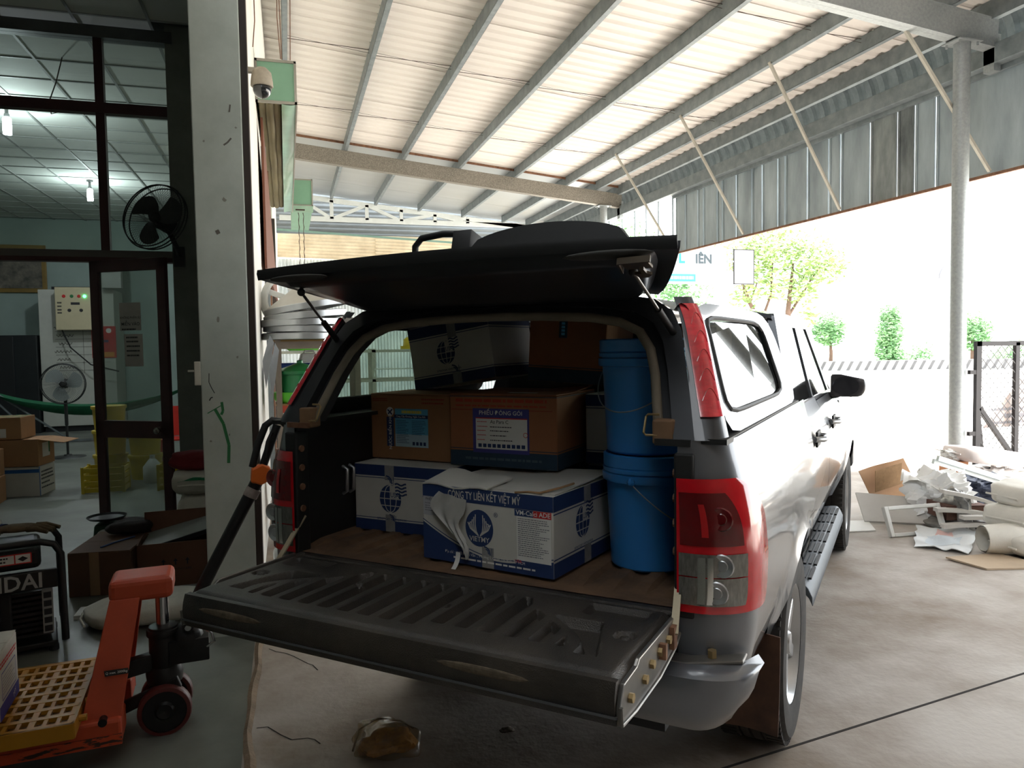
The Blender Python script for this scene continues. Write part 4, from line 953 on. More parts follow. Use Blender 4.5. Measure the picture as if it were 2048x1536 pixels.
fn = Face((-.2, -.031, 1.5), (1, 0, 0), (0, 0, 1)); decal('oval_sign', [disc(0, .1, .36, 32, .2)], M_paper, fr_, fn, .001); decal('oval_inner', [disc(0, .1, .335, 32, .178)], mat('teal sign', (40, 96, 128), .6), fr_, fn, .002); text('NAVETCO', .14, M_paper, fr_, fn, 0, .1, off=.004, bold=.02); text('®', .1, M_paper, fr_, fn, .42, .26); decal('sign_strip', [rect(-.3, .32, -.19, -.11)], mat('pale strip', (120, 132, 140), .6), fr_, fn, .001)
pf = thing('framed_picture', 'gold framed landscape picture on the back wall', 'picture', (-5.2, 18.16, 2.9))
b = MB(); b.bx(-1.2, .36, -.03, .0, 0, 1.0); b.build('gilt_frame', mat('gilt wood', (130, 106, 50), .5, var=.2), pf, bevel=.01)
b = MB(); b.bx(-1.1, .27, -.04, -.03, .09, .91); b.build('painting', mat('landscape print', (52, 68, 58), .7, var=.4, scale=5, col2=(128, 120, 108)), pf)
# standing fan
sf = thing('standing_fan', 'grey standing fan in the middle of the warehouse floor', 'fan', (-3.28, 12.95, 0))
b = MB(); b.lathe([(0, .05), (.05, .05), (.06, .03), (.24, .015), (.26, 0), (0, 0)], 28); b.build('fan_base', M_fan, sf, smooth=40)
b = MB(); b.cyl((0, 0, .03), (0, 0, .85), .018); b.cyl((0, 0, .5), (0, 0, 1.0), .025); b.build('fan_pole', M_fan, sf, smooth=40)
fan_head(sf, .31, (0, -.08, 1.14), (.05, -1, 0), M_fan, mat('pale fan blade', (150, 158, 156), .4))
# hammock on a folding stand
hm = thing('hammock', 'green cloth hammock on a folding steel stand', 'hammock', (-3.9, 15.2, 0))
for k, s_ in enumerate((-1,)):
    for y in (-.05, .05):
        b = MB(); b.cyl((-1.35, y, 1.15), (-.35+.45*(y > 0), y, .02), .02, n=8); b.build('stand_leg', M_galvd, hm, smooth=40)
b = MB(); b.bar((-.5, 0, .03), (1.9, 0, .03), .05, .04); b.build('stand_foot', M_galvd, hm)
b = MB(); b.cyl((1.7, 0, .02), (2.3, 0, 1.1), .02, n=8); b.build('stand_leg', M_galvd, hm, smooth=40)
b = MB(); b.slab(24, 8, lambda a, c: ((-1.3+3.55*a, (c-.5)*.55*math.sin(PI*a)**.5, 1.1-.62*math.sin(PI*a)**.7+.18*(2*c-1)**2*math.sin(PI*a)), (0, 0, 1)), .006); b.build('hammock_cloth', mat('green cloth', (22, 96, 62), .8, var=.2, scale=8), hm, smooth=60)
# stock seen through the glass door
M_ytub = mat('yellow tub plastic', (196, 172, 44), .4, var=.08)
for i, (x, y, z) in enumerate(((-2.2, 10.6, 0), (-2.2, 10.6, .31), (-2.2, 10.6, .62), (-1.76, 10.4, 0), (-1.76, 10.4, .31))):
    o = thing('yellow_tub', ('lowest tub of the taller yellow stack behind the glass door', 'middle tub of the taller yellow stack behind the glass door', 'top tub of the taller yellow stack behind the glass door', 'bottom tub of the shorter yellow stack behind the glass door', 'top tub of the shorter yellow stack behind the glass door')[i], 'tub', (x, y, z+.006), group='yellow tubs behind the glass door')
    b = MB(); b.lathe([(0, 0), (.17, 0), (.19, .26), (.2, .262), (.2, .29), (.19, .3), (0, .3)], 26); b.build('tub_body', M_ytub, o, smooth=35)
    b = MB(); b.lathe([(.201, .27), (.206, .27), (.206, .303), (0, .303)], 26); b.build('tub_lid', M_ytub, o, smooth=35)
o = thing('red_chair', 'red plastic chair behind the glass door', 'chair', (-1.45, 10.9, .006))
M_red = mat('red plastic', (190, 46, 36), .45)
b = MB(); b.slab(6, 6, lambda a, c: ((-.2+.4*a, -.2+.4*c, .44-.015*math.sin(PI*a)*math.sin(PI*c)), (0, 0, 1)), .02); b.build('seat', M_red, o, smooth=40)
b = MB(); b.slab(6, 6, lambda a, c: ((-.19+.38*a, .2+.08*c, .45+.4*c), (0, -1, 0)), .015); b.build('backrest', M_red, o, smooth=40)
for x in (-.18, .18):
    for y in (-.18, .18): b = MB(); b.bar((x*1.1, y*1.1, 0), (x, y, .43), .035, .035); b.build('leg', M_red, o)
o = tag((lambda b: b.build('white_jug', mat('white jug', (196, 200, 200), .4), smooth=40))(MB().lathe([(0, .006), (.1, .006), (.11, .02), (.11, .2), (.05, .28), (.03, .3), (.03, .34), (0, .34)], 20, Matrix.Translation((-1.62, 10.0, 0)))), 'white plastic jug on the floor behind the glass door', 'jug')
for i, (x, y, lab) in enumerate(((-2.05, 9.6, 'yellow crate on the floor behind the door glass, beside the white jug'), (-1.25, 9.5, 'yellow crate at the right edge of the door glass'))):
    o = thing('yellow_crate', lab, 'crate', (x, y, .006), group='yellow crates behind the glass door')
    for k in range(4):
        b = MB(); b.bx(-.22, .22, -.16, -.145, .01+.075*k, .06+.075*k); b.bx(-.22, .22, .145, .16, .01+.075*k, .06+.075*k); b.bx(-.22, -.205, -.16, .16, .01+.075*k, .06+.075*k); b.bx(.205, .22, -.16, .16, .01+.075*k, .06+.075*k); b.build('crate_band', MATS['yellow tub plastic'], o)
    for sx in (-1, 1):
        for sy in (-1, 1): b = MB(); b.box((sx*.21, sy*.15, .15), (.03, .03, .3)); b.build('crate_post', MATS['yellow tub plastic'], o)
b = MB(); b.bx(-.05, .05, 0, .01, 0, .14); sw = thing('wall_switch', 'white switch plate on the left edge of the pillar', 'switch', (-.475, 4.42, 1.47))
sw2 = MB(); sw2.bx(-.012, .02, -.03, .0, -.055, .075); sw2.build('switch_plate', mat('cream switch', (196, 194, 180), .5), sw, bevel=.004)
sw2 = MB(); sw2.bx(-.045, -.012, -.02, -.012, .02, .03); sw2.build('switch_lever', MATS['cream switch'], sw)
b = MB(); b.tube([(-2.0, YP+.9, 4.46), (-2.05, YP+.85, 4.2), (-2.12, YP+.85, 4.0), (-2.1, YP+.85, 3.9), (-2.05, YP+.85, 3.92), (-2.03, YP+.85, 4.0)], .006, 5); tag(b.build('dangling_wire', M_wire), 'thin wire dangling from a ceiling tile at upper left', 'wire')
# ================================================================== LEFT FOREGROUND
M_orange = mat('worn orange paint', (184, 72, 42), .45, var=.12, scale=6, bump=.04)
M_orust = mat('orange paint with bare steel', (198, 76, 42), .5, var=.0, scale=9, stretch=(1.2, 6, 6), col2=(60, 42, 36), lo=.52, hi=.56)
M_dkst = mat('greasy black steel', (30, 30, 31), .45, .3, var=.3, scale=14)
M_chrome = mat('chrome rod', (196, 198, 200), .12, .95, var=.04)
M_ypal = mat('yellow pallet plastic', (178, 124, 24), .5, var=.12, scale=5)
J = thing('pallet_jack', 'orange hand pallet jack beside the pillar with its black handle leaning right', 'pallet jack', (-.54, 3.43, 0), rad(5))
for s in (-1, 1):
    b = MB(); b.bx(-1.35, -.14, s*.19-.08, s*.19+.08, .085, .185); b.build('fork', M_orange, J, bevel=.012)
    b = MB(); b.bx(-1.35, -.14, s*.27-.004 if s > 0 else -.276, s*.27+.006 if s > 0 else -.266, .088, .128); b.build('fork_edge', M_orust, J)
    # tower side plate, leaning in towards the top
    b = MB(); P = [(-.30, -.268, .1), (-.155, -.268, .1), (-.075, -.10, .60), (-.185, -.10, .60)]
    A = [Vector((x, s*-y if s > 0 else y, z)) for x, y, z in P]; n_ = Vector((0, -s*.012 if s > 0 else .012, 0))
    b.add(A+[a+n_ for a in A], [(0, 1, 2, 3), (7, 6, 5, 4), (0, 4, 5, 1), (1, 5, 6, 2), (2, 6, 7, 3), (3, 7, 4, 0)]); pl = b.build('tower_side', M_orange, J, bevel=.003)
    b = MB(); b.cyl((-.205, s*.235, .18), (-.205, s*.272, .18), .016, n=14); b.build('pivot_bolt', M_dkst, J, smooth=40)
b = MB(); b.add([(-.30, -.26, .1), (-.30, .26, .1), (-.185, .1, .6), (-.185, -.1, .6), (-.29, -.25, .1), (-.29, .25, .1), (-.175, .09, .6), (-.175, -.09, .6)], [(0, 1, 2, 3), (7, 6, 5, 4), (0, 4, 5, 1), (1, 5, 6, 2), (2, 6, 7, 3), (3, 7, 4, 0)]); b.build('tower_front', M_orange, J)
b = MB(); b.bx(-.19, .05, -.1, .1, .58, .675); b.build('tower_cap', M_orange, J, bevel=.025, seg=3)
Fj = Face((-.16, -.205, .345), (1, 0, 0), (-.08, .155, .47)); decal('capacity_plate', [rect(-.04, .045, -.011, .011)], M_black, J, Fj, .003); text('Q max. 2000kg', .0125, M_paper, J, Fj, .002, 0, off=.0045, shear=.2)
b = MB(); b.cyl((0, 0, .42), (0, 0, .585), .026, n=20); b.build('piston', M_chrome, J, smooth=40)
b = MB(); b.cyl((0, 0, .25), (0, 0, .44), .058, n=20); b.cyl((0, 0, .4), (0, 0, .43), .066, n=20); b.build('pump_body', M_dkst, J, smooth=40, bevel=.004)
b = MB(); b.sphere((.09, 0, .37), .07, 12, 8); b.box((.1, 0, .33), (.16, .12, .1)); b.cyl((.1, -.08, .44), (.1, .08, .44), .024, n=12); b.build('pump_block', M_dkst, J, smooth=40, bevel=.006)
for y in (-.07, .07): b = MB(); b.cyl((.1, y, .44), (.1, y*1.25, .44), .013, n=8); b.build('pin_head', M_chrome, J)
b = MB(); b.tube([(.16, -.05, .42), (.19, -.06, .40), (.2, -.06, .36), (.17, -.06, .34)], .006, 6); b.build('release_chain', M_chrome, J)
b = MB(); b.bar((-.17, -.03, .28), (0, 0, .30), .05, .07); b.bar((-.16, -.05, .13), (.06, -.06, .21), .025, .05); b.split('link_rod', M_dkst, J, bevel=.005)
b = MB(); b.lathe([(0, .2), (.07, .2), (.075, .24), (.06, .27), (0, .27)], 20); b.box((0, 0, .17), (.1, .05, .1)); b.build('steer_fork', M_dkst, J, smooth=40)
for s in (-1, 1):
    w_ = thing('steer_wheel', None, None, (0, s*.075, .105), parent=J, rot=(PI/2, 0, 0))
    b = MB(); b.lathe([(.086, -.028), (.101, -.026), (.105, -.018), (.105, .018), (.101, .026), (.086, .028)], 32); b.build('wheel_tread', mat('red brown polyurethane', (88, 34, 30), .5, var=.2), w_, smooth=40)
    b = MB(); b.lathe([(0, .02), (.03, .026), (.04, .016), (.086, .02), (.086, -.02), (.04, -.016), (.03, -.026), (0, -.02)], 28); b.build('wheel_hub', M_dkst, w_, smooth=40)
b = MB(); b.tube([(.09, 0, .44), (.17, 0, .60), (.395, -.01, 1.02)], .028, 10); b.build('handle_bar', M_dkst, J, smooth=60)
b = MB(); b.tube([(.365, -.012, .96), (.384, -.012, .995)], .032, 10); b.build('warning_sticker', mat('greyed sticker', (150, 138, 130), .7, var=.25, scale=30), J, smooth=40)
b = MB(); b.prism([(-.045, -.03), (.0, -.045), (.045, -.02), (.04, .03), (.005, .05), (-.04, .03)], -.03, .03, Matrix.Translation((.415, -.012, 1.055)) @ Matrix.Rotation(rad(90), 4, 'X')); b.build('handle_boss', mat('orange plastic', (226, 108, 38), .4), J, bevel=.008)
b = MB(); ring_ = [(.345, -.012, 1.09), (.372, -.012, 1.19), (.405, -.012, 1.27), (.435, -.012, 1.292), (.475, -.012, 1.285), (.513, -.012, 1.245), (.515, -.012, 1.21), (.48, -.012, 1.12), (.455, -.012, 1.05), (.41, -.012, 1.025)]
b.tube([(x+.035, y, z) for x, y, z in ring_], .016, 10); b.build('handle_loop', M_black, J, smooth=60)
b = MB(); b.tube([(.42, -.012, 1.08), (.49, -.012, 1.27)], .018, 8); b.tube([(.43, -.04, 1.13), (.445, -.04, 1.2), (.465, -.03, 1.24)], .008, 6); b.split('handle_lever', M_black, J, smooth=60)
# yellow pallet on the forks
PL = thing('plastic_pallet', 'yellow slotted plastic pallet lying on the orange forks', 'pallet', (-.50, 3.43, .187), rad(5))
X0, X1, Y0, Y1 = -1.25, -.325, -.37, .27
for k in range(9):
    b = MB(); y = Y0+.012+(Y1-Y0-.024)*k/8; b.bx(X0, X1, y-.012, y+.012, .042, .058); b.build('deck_bar', M_ypal, PL)
for k in range(22):
    b = MB(); x = X0+.012+(X1-X0-.024)*k/21; w_ = .014 if k % 3 else .022; b.bx(x-w_/2, x+w_/2, Y0, Y1, .044, .0565); b.build('cross_bar', M_ypal, PL)
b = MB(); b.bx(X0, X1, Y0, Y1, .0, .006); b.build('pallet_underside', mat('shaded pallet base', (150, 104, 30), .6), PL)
for a in ((X0, X1, Y0-.004, Y0+.006), (X0, X1, Y1-.006, Y1+.004), (X1-.006, X1+.004, Y0, Y1), (X0-.004, X0+.006, Y0, Y1)):
    b = MB(); b.bx(*a, 0, .058); b.build('pallet_skirt', M_ypal, PL)
for k in range(4): b = MB(); b.cyl((X1, Y0+.1+.15*k, .03), (X1+.03, Y0+.1+.15*k, .03), .013, n=10); b.build('pallet_peg', M_ypal, PL)
w, d, h = .5, .28, .25
o, f, r, t, l = carton('white_carton', 'white carton with violet print standing on the yellow pallet', (w, d, h), (-1.31, 3.235, .246), rad(5), world=True)
decal('violet_base', [rect(-d/2, d/2, -h/2, -h/2+.055)], mat('violet print', (66, 66, 140), .7), o, r, .001); decal('red_title', lines(-d/2+.01, d/2-.02, [.08, .066], .008, 3, .05), M_redink, o, r, .001)
decal('violet_frame', stroke([(-.1, .04), (.1, .04), (.1, -.06), (-.1, -.06), (-.1, .04)], .004), MATS['violet print'], o, r, .001); decal('fine_print', lines(-.09, .09, [.02, .008, -.004, -.016, -.028, -.04], .003, 5), MATS['pale print'], o, r, .001); text('MY', .03, M_paper, o, r, .07, -h/2+.028, off=.002, rot=rad(20))
# generator
GE = thing('generator', 'black framed portable generator lettered HYUNDAI at the left edge', 'generator', (-1.573, 4.62, 0), rad(16))
M_gen = mat('generator black', (28, 29, 30), .5, var=.2, scale=10)
for y in (-.22, .22):
    b = MB(); b.tube([(-.34, y, .06), (-.34, y, .56), (-.32, y, .595), (-.28, y, .605), (.24, y, .605), (.30, y, .585), (.33, y, .53), (.335, y, .06)], .018, 10); b.build('frame_tube', M_gen, GE, smooth=60)
for x in (-.34, .335):
    b = MB(); b.tube([(x, -.22, .075), (x, .22, .075)], .016, 8); b.build('frame_foot', M_gen, GE, smooth=60)
b = MB(); b.bx(-.32, .24, -.2, .2, .46, .575); b.build('fuel_tank', M_gen, GE, bevel=.03, seg=3)
b = MB(); b.bx(-.33, .31, -.235, -.2, .355, .455); pn = b.build('name_panel', M_gen, GE, bevel=.006)
Fg = Face((0, -.236, .405), (1, 0, 0), (0, 0, 1)); text('HYUNDAI', .112, mat('silver lettering', (176, 178, 178), .4, .3), GE, Fg, .245, -.003, align='RIGHT', bold=.02, sx=.95, name='lettering')
Ft = Face((0, -.203, .525), (1, 0, 0), (0, 0, 1)); decal('warning_label', [rect(-.15, .195, -.024, .026)], M_paper, GE, Ft, .002); decal('warning_border', stroke([(-.15, -.024), (.195, -.024), (.195, .026), (-.15, .026), (-.15, -.024)], .006)+[rect(.12, .126, -.024, .026)], M_redink, GE, Ft, .0026); decal('label_symbol', [[(.135, 0), (.158, .014), (.182, 0), (.158, -.014)]], M_ink, GE, Ft, .003); decal('label_print', lines(-.13, .1, [.01, -.008], .008, 7, .1), M_ink, GE, Ft, .003)
b = MB(); b.bx(-.3, .1, -.2, .2, .09, .36); b.build('engine_block', M_gen, GE, bevel=.01)
b = MB(); b.lathe([(0, .03), (.05, .03), (.06, .015), (.11, .01), (.115, 0)], 24, Matrix.Translation((-.06, -.2, .24)) @ Matrix.Rotation(PI/2, 4, 'X')); b.build('recoil_starter', M_dkst, GE, smooth=40)
for k in range(9): b = MB(); b.bx(.1, .28, -.2, .2, .1+.028*k, .115+.028*k); b.build('cooling_fin', M_gen, GE)
b = MB(); b.bx(.235, .285, -.215, -.2, .11, .35); vs_ = b.build('rating_sticker', mat('grey sticker', (150, 150, 146), .6), GE)
Fv = Face((.26, -.216, .23), (1, 0, 0), (0, 0, 1)); decal('sticker_pictograms', [rect(-.018, .018, .085-.045*i-.016, .085-.045*i+.016) for i in range(5)], M_ink, GE, Fv, .001)
b = MB(); b.box((0, 0, .045), (.6, .42, .03)); b.build('base_tray', M_gen, GE, bevel=.006)
for x in (-.28, .28):
    for y in (-.19, .19): b = MB(); b.cyl((x, y, 0), (x, y, .035), .025, n=12); b.build('rubber_foot', M_black, GE)
# gloves on the generator
def lump(dims, seed, e=.7, n=28, m=18, wr=.12, cr=0.):
    r = random.Random(seed); ph = [r.uniform(0, 6.28) for _ in range(6)]; b = MB(); b.sphere((0, 0, 0), 1, n, m)
    sp = lambda x: math.copysign(abs(x)**e, x)
    out = []
    for x, y, z in b.v:
        k = 1+wr*(math.sin(3*x+ph[0]+2*y)*.4+math.sin(5*y+ph[1]-2*z)*.3+math.sin(9*x+4*z+ph[2])*.18+math.sin(13*y-6*x+ph[3])*.12)-cr*(abs(math.sin(6*x+5*y-4*z+ph[4]))**.6+.7*abs(math.sin(9*y-7*x+6*z+ph[5]))**.6-.8)
        out.append((sp(x)*dims[0]/2*k, sp(y)*dims[1]/2*k, max(sp(z)*k, -.9)*dims[2]/2+dims[2]/2*.9))
    b.v = out; return b
for k, (x, y, rz, lab) in enumerate(((-.22, -.02, .3, 'brown work gloves heaped on the generator at the left'), (.04, .03, -.2, 'brown work gloves with blue cuffs draped over the generator right end'))):
    o = thing('work_gloves', lab, 'gloves', (-1.5+x, 4.68+y, .622), rz, group='work gloves on the generator')
    b = lump((.2, .14, .04), 5+k, .8); b.build('glove_palm', mat('grimy brown cotton', (96, 82, 62), .95, var=.3, scale=25), o, smooth=60)
    for i in range(4):
        b = MB(); b.tube([(.08, -.05+.033*i, .02), (.13, -.055+.036*i, .022), (.19+.01*(i % 2), -.06+.038*i, .004)], [.017, .016, .011], 8); b.build('glove_finger', MATS['grimy brown cotton'], o, smooth=60)
    b = MB(); b.lathe([(.05, -.02), (.055, 0), (.05, .03)], 14, Matrix.Translation((-.1, 0, .02)) @ Matrix.Rotation(PI/2, 4, 'Y') @ Matrix.Diagonal((.4, 1.1, 1, 1))); b.build('glove_cuff', mat('blue cuff', (42, 58, 110), .9), o, smooth=60)
o = tag((lambda b: b.build('crumpled_paper', mat('crumpled paper', (190, 192, 190), .8), smooth=50))(lump((.13, .11, .09), 3, .8, wr=.35)), 'crumpled white paper on top of the generator', 'paper'); o.location = (-1.56, 4.6, .665)
# cartons and sacks on the floor behind the jack
o, f, r, t, l = carton('long_brown_carton', 'long closed brown carton on the floor behind the generator', (.38, .6, .29), (-1.19, 5.72, .006), rad(-6), m=mat('dull brown carton', (92, 66, 48), .85, var=.12), world=True); decal('tape', [rect(-.06, .0, -.14, .145)], M_bwtape, o, f, .001)
b = MB(); b.tube([(-.02, -.2, .297), (.03, -.1, .3), (.12, .05, .3)], .006, 6); b.build('blue_tie', mat('blue tie', (40, 66, 120), .6), o)
o = thing('open_brown_carton', 'open brown carton with handling symbols in front of the pillar base', 'box', (-.79, 5.68, .006), rad(3))
Mob = mat('dull red brown carton', (104, 72, 54), .85, var=.1)
for a in ((-.225, .225, -.2, -.194), (-.225, .225, .194, .2), (-.225, -.219, -.2, .2), (.219, .225, -.2, .2)): b = MB(); b.bx(*a, 0, .30); b.build('carton_wall', Mob, o)
b = MB(); b.bx(-.22, .22, -.195, .195, 0, .006); b.build('carton_base', Mob, o)
b = MB(); b.slab(1, 1, lambda a, c: ((-.22+.44*a, .2+.02*c, .3+.14*c), (0, -1, 0)), .005); b.build('raised_flap', Mob, o)
fo = Face((0, -.2, .15), (1, 0, 0), (0, 0, 1))
for i in range(3): decal('handling_symbol', [[(-.08+.075*i, .02), (-.05+.075*i, .02), (-.065+.075*i, .04)], rect(-.069+.075*i, -.061+.075*i, -.005, .02)], M_ink, o, fo, .001)
text('HANDLE WITH CARE', .022, M_ink, o, fo, .005, -.035)
tb = thing('foam_tray', 'black edged pale tray lying slanted on the open carton', 'tray', (-.78, 5.78, .315)); tb.rotation_euler = (rad(8), rad(-13), rad(8))
b = MB(); b.bx(-.26, .26, -.18, .18, 0, .014); b.build('tray_board', mat('tray grey', (140, 144, 138), .7), tb); b = MB(); b.bx(-.265, .265, -.19, -.18, -.012, .02); b.build('tray_edge', M_black, tb)
def sack(name, label, loc, dims, rz, m, seed, group=None, tilt=(0, 0), cat='sack', pr=None):
    o = thing(name, label, cat, loc, group=group); o.rotation_euler = (tilt[0], tilt[1], rz)
    lump(dims, seed, .62).build('sack_cloth', m, o, smooth=60)
    b = MB(); L, Wd, Hh = dims
    b.tube([(-L/2*.98, -Wd*.3, Hh*.42), (-L/2*1.03, 0, Hh*.45), (-L/2*.98, Wd*.3, Hh*.42)], .008, 6); b.build('sack_seam', m, o, smooth=60)
    if pr:
        b = MB()
        for (x0, x1, y0, y1) in pr[1]:
            b.grid(6, 4, lambda a, c: (lambda x, y: (x*L/2, y*Wd/2, Hh*.9+.004-Hh*.5*(1-math.sqrt(max(0, 1-abs(x)**3.2)))-Hh*.45*(1-math.sqrt(max(0, 1-abs(y)**3.2)))))(x0+(x1-x0)*a, y0+(y1-y0)*c))
        b.build('sack_print', pr[0], o, smooth=60, normals=False)
    return o
M_sackw = mat('woven white sack', (204, 200, 186), .75, var=.1, scale=8, bump=.15, bscale=120)
M_grn = mat('green sack print', (24, 120, 76), .7)
sack('feed_sack', 'white feed sack with green print flattened on the floor behind the orange jack', (-.82, 4.88, .006), (.74, .42, .13), rad(14), M_sackw, 4, pr=(M_grn, [(.35, .5, -.5, .6), (.58, .8, -.4, .5), (-.2, .2, -.15, .05)]))
o = tag((lambda b: b.build('paper_sheet', M_paper))(MB().bx(-1.27, -1.0, 4.97, 5.14, .007, .03)), 'white card lying on the floor between the generator and the flattened sack', 'card')
sack('stacked_sack', 'white and green sack at the bottom of the pile beside the door', (-.70, 6.55, .006), (.6, .4, .26), rad(80), M_sackw, 6, 'sacks piled behind the pillar', pr=(M_grn, [(-.9, -.5, -.5, .5)]))
sack('stacked_sack', 'white and green sack in the middle of the pile beside the door', (-.68, 6.5, .25), (.6, .4, .24), rad(95), M_sackw, 7, 'sacks piled behind the pillar', pr=(M_grn, [(-.9, -.4, -.6, .6)]))
sack('stacked_sack', 'white and green sack under the red cloth beside the door', (-.70, 6.5, .48), (.6, .38, .2), rad(85), M_sackw, 8, 'sacks piled behind the pillar', pr=(M_grn, [(-.95, -.6, -.5, .6)]))
o = tag(lump((.45, .34, .14), 12, .8, wr=.3).build('red_cloth', mat('dark red cloth', (112, 28, 30), .9), smooth=60), 'crumpled dark red cloth on top of the sack pile', 'cloth'); o.location = (-.7, 6.48, .665)
SC = thing('dial_scale', 'small dark green dial scale on the floor in front of the door', 'scale', (-1.45, 6.75, .006))
b = MB(); b.box((0, 0, .11), (.2, .2, .2), taper=.8); b.build('scale_body', mat('dark green enamel', (26, 62, 44), .5), SC, bevel=.02); b = MB(); b.cyl((0, 0, .2), (0, 0, .245), .02); b.build('scale_post', M_dkst, SC)
b = MB(); b.lathe([(0, .245), (.13, .245), (.15, .262), (.147, .266), (.128, .25), (0, .25)], 28); b.build('scale_pan', M_dkst, SC, smooth=40); b = MB(); b.lathe([(0, .006), (.06, .004), (.065, 0)], 24, Matrix.Translation((0, -.093, .11)) @ Matrix.Rotation(PI/2, 4, 'X')); b.build('scale_dial', M_paper, SC)
o = tag(lump((.3, .2, .1), 15, .8, wr=.3).build('dark_rag', mat('dark rag', (44, 38, 36), .9, var=.4, scale=12), smooth=60), 'dark oily rag on the closed brown carton', 'rag'); o.location = (-1.12, 5.9, .305)
# cartons stacked at the left edge
M_bx = mat('warm brown carton', (164, 122, 84), .8, var=.08)
o, f, r, t, l = carton('grey_white_carton', 'white and blue carton on the floor at the left edge', (.62, .42, .33), (-2.99, 9.75, .006), rad(-6), world=True); decal('blue_strip', [rect(-.2, .31, .1, .14)], mat('mid blue print', (40, 96, 160), .7), o, f, .001); decal('side_print', lines(-.16, .18, [.1, .06, .02, -.03, -.08], .018, 4, .4), M_ink, o, r, .001); decal('blue_edge', [rect(-.21, -.19, -.165, .165)], MATS['mid blue print'], o, r, .001)
o, f, r, t, l = carton('flapped_carton', 'brown carton with an open side flap stacked on the white and blue carton', (.62, .4, .3), (-2.98, 9.74, .345), rad(-8), m=M_bx, world=True); decal('white_sticker', [rect(-.1, .08, -.06, .1)], M_paper, o, r, .001); decal('sticker_green', [rect(.05, .08, -.02, .1)], M_grn, o, r, .0014)
b = MB(); b.slab(1, 1, lambda a, c: ((.31+.27*c, -.2+.4*a, .3-.04*c), (0, 0, 1)), .005); b.build('side_flap', M_bx, o)
o, f, r, t, l = carton('pineapple_print_carton', 'brown carton with green printed top, highest of the stack at the left edge', (.5, .4, .24), (-3.1, 9.74, .655), rad(-4), m=M_bx, world=True); decal('green_pattern', [disc(-.2+.1*i, -.15+.1*j, .03, 8) for i in range(5) for j in range(4)], M_grn, o, t, .004); decal('white_slip', [rect(-.05, .1, -.1, .0)], M_paper, o, f, .001)
o, f, r, t, l = carton('small_brown_carton', 'smaller brown carton on the floor in front of the stack at the left edge', (.3, .3, .28), (-3.14, 9.25, .006), rad(4), m=M_bx, world=True)
o, f, r, t, l = carton('small_brown_carton', 'smaller brown carton with a white slip on another small carton at the left edge', (.3, .3, .28), (-3.16, 9.26, .295), rad(-3), m=M_bx, world=True); decal('white_slip', [rect(.0, .12, .0, .11)], M_paper, o, f, .001)
# things on the ground near the tailgate
o = thing('crumpled_plastic_bag', 'crumpled clear plastic bag with brown scraps on the concrete behind the tailgate', 'bag', (.33, 2.93, .002))
lump((.26, .22, .1), 21, .85, 36, 24, wr=.4).build('bag_film', glass('bag film', (236, 226, 206), rough=.18, haze=.1), o, smooth=60); q = lump((.2, .15, .06), 22, .8, wr=.5).build('brown_scraps', mat('brown scraps', (176, 130, 70), .7, var=.4, scale=30), o, smooth=30)
b = MB(); b.tube([(-.13, -.02, .03), (-.1, .06, .07), (-.02, .09, .09), (.07, .06, .08), (.12, .04, .05)], .004, 5); b.build('bag_hem', mat('cloudy film', (150, 136, 116), .3, coat=.6), o, smooth=60)
o = tag((lambda b: b.build('paper_scrap', mat('grey scrap', (120, 110, 100), .8), smooth=40))(lump((.06, .04, .012), 31, .9, wr=.5)), 'small grey paper scrap on the concrete under the tailgate', 'scrap'); o.location = (.83, 2.92, .001)
# ================================================================== OUTSIDE LEFT: wall boxes, rack, pans
M_mint = mat('mint green panel', (126, 168, 142), .5, var=.08, scale=3); M_alu = mat('dusty aluminium', (160, 156, 146), .5, .3, var=.12)
AW = thing('awning_box', 'mint green awning box mounted on the side wall beside the pillar', 'awning box', (-.198, 6.9, 3.74))
b = MB(); b.bx(.02, .33, .0, .006, .02, .35); b.build('end_panel', M_mint, AW)
for a in ((0, .345, -.01, .012, .35, .372), (0, .345, -.01, .012, 0, .022), (0, .02, -.01, .012, 0, .37), (.325, .345, -.01, .012, 0, .37)): b = MB(); b.bx(*a); b.build('end_frame', M_alu, AW)
b = MB(); b.bx(.33, .336, 0, 5.3, .0, .36); b.build('outer_panel', M_mint, AW); b = MB(); b.bx(0, .336, 0, 5.3, .36, .366); b.build('top_panel', M_mint, AW)
b = MB(); b.slab(24, 6, lambda a, c: ((.215+.02*math.sin(a*3)*0+.115*c, 5.3*a, .0-.012*math.sin(a*26)*(1-c)*.6-.01*math.sin(a*9+c*3)), (0, 0, -1)), .002); b.build('bottom_sheet', mat('wrinkled mint sheet', (140, 184, 158), .25, var=.12, scale=2, coat=.3), AW, smooth=60)
b = MB(); b.bx(.335, .348, -.005, 5.3, -.008, .012); b.build('edge_angle', M_alu, AW)
for i, (x, z, rr) in enumerate(((.055, .05, .035), (.115, .04, .04), (.18, .05, .038))):
    b = MB(); b.tube([(x, .05+.2*k, z+.006*math.sin(k+i)) for k in range(26)], rr, 10); b.build('rolled_tarpaulin', mat('olive tarpaulin', (104, 94, 62), .7, var=.25, scale=3, stretch=(1, .3, 1)), AW, smooth=60)
AW2 = thing('awning_box', 'smaller mint green box projecting farther along the side wall, above the hanging chain', 'awning box', (-.198, 12.35, 3.87))
b = MB(); b.bx(.36, .64, 0, .006, .02, .4); b.build('end_panel', M_mint, AW2)
for a in ((.34, .66, -.01, .012, .4, .42), (.34, .66, -.01, .012, 0, .02), (.34, .36, -.01, .012, 0, .42), (.64, .66, -.01, .012, 0, .42)): b = MB(); b.bx(*a); b.build('end_frame', M_alu, AW2)
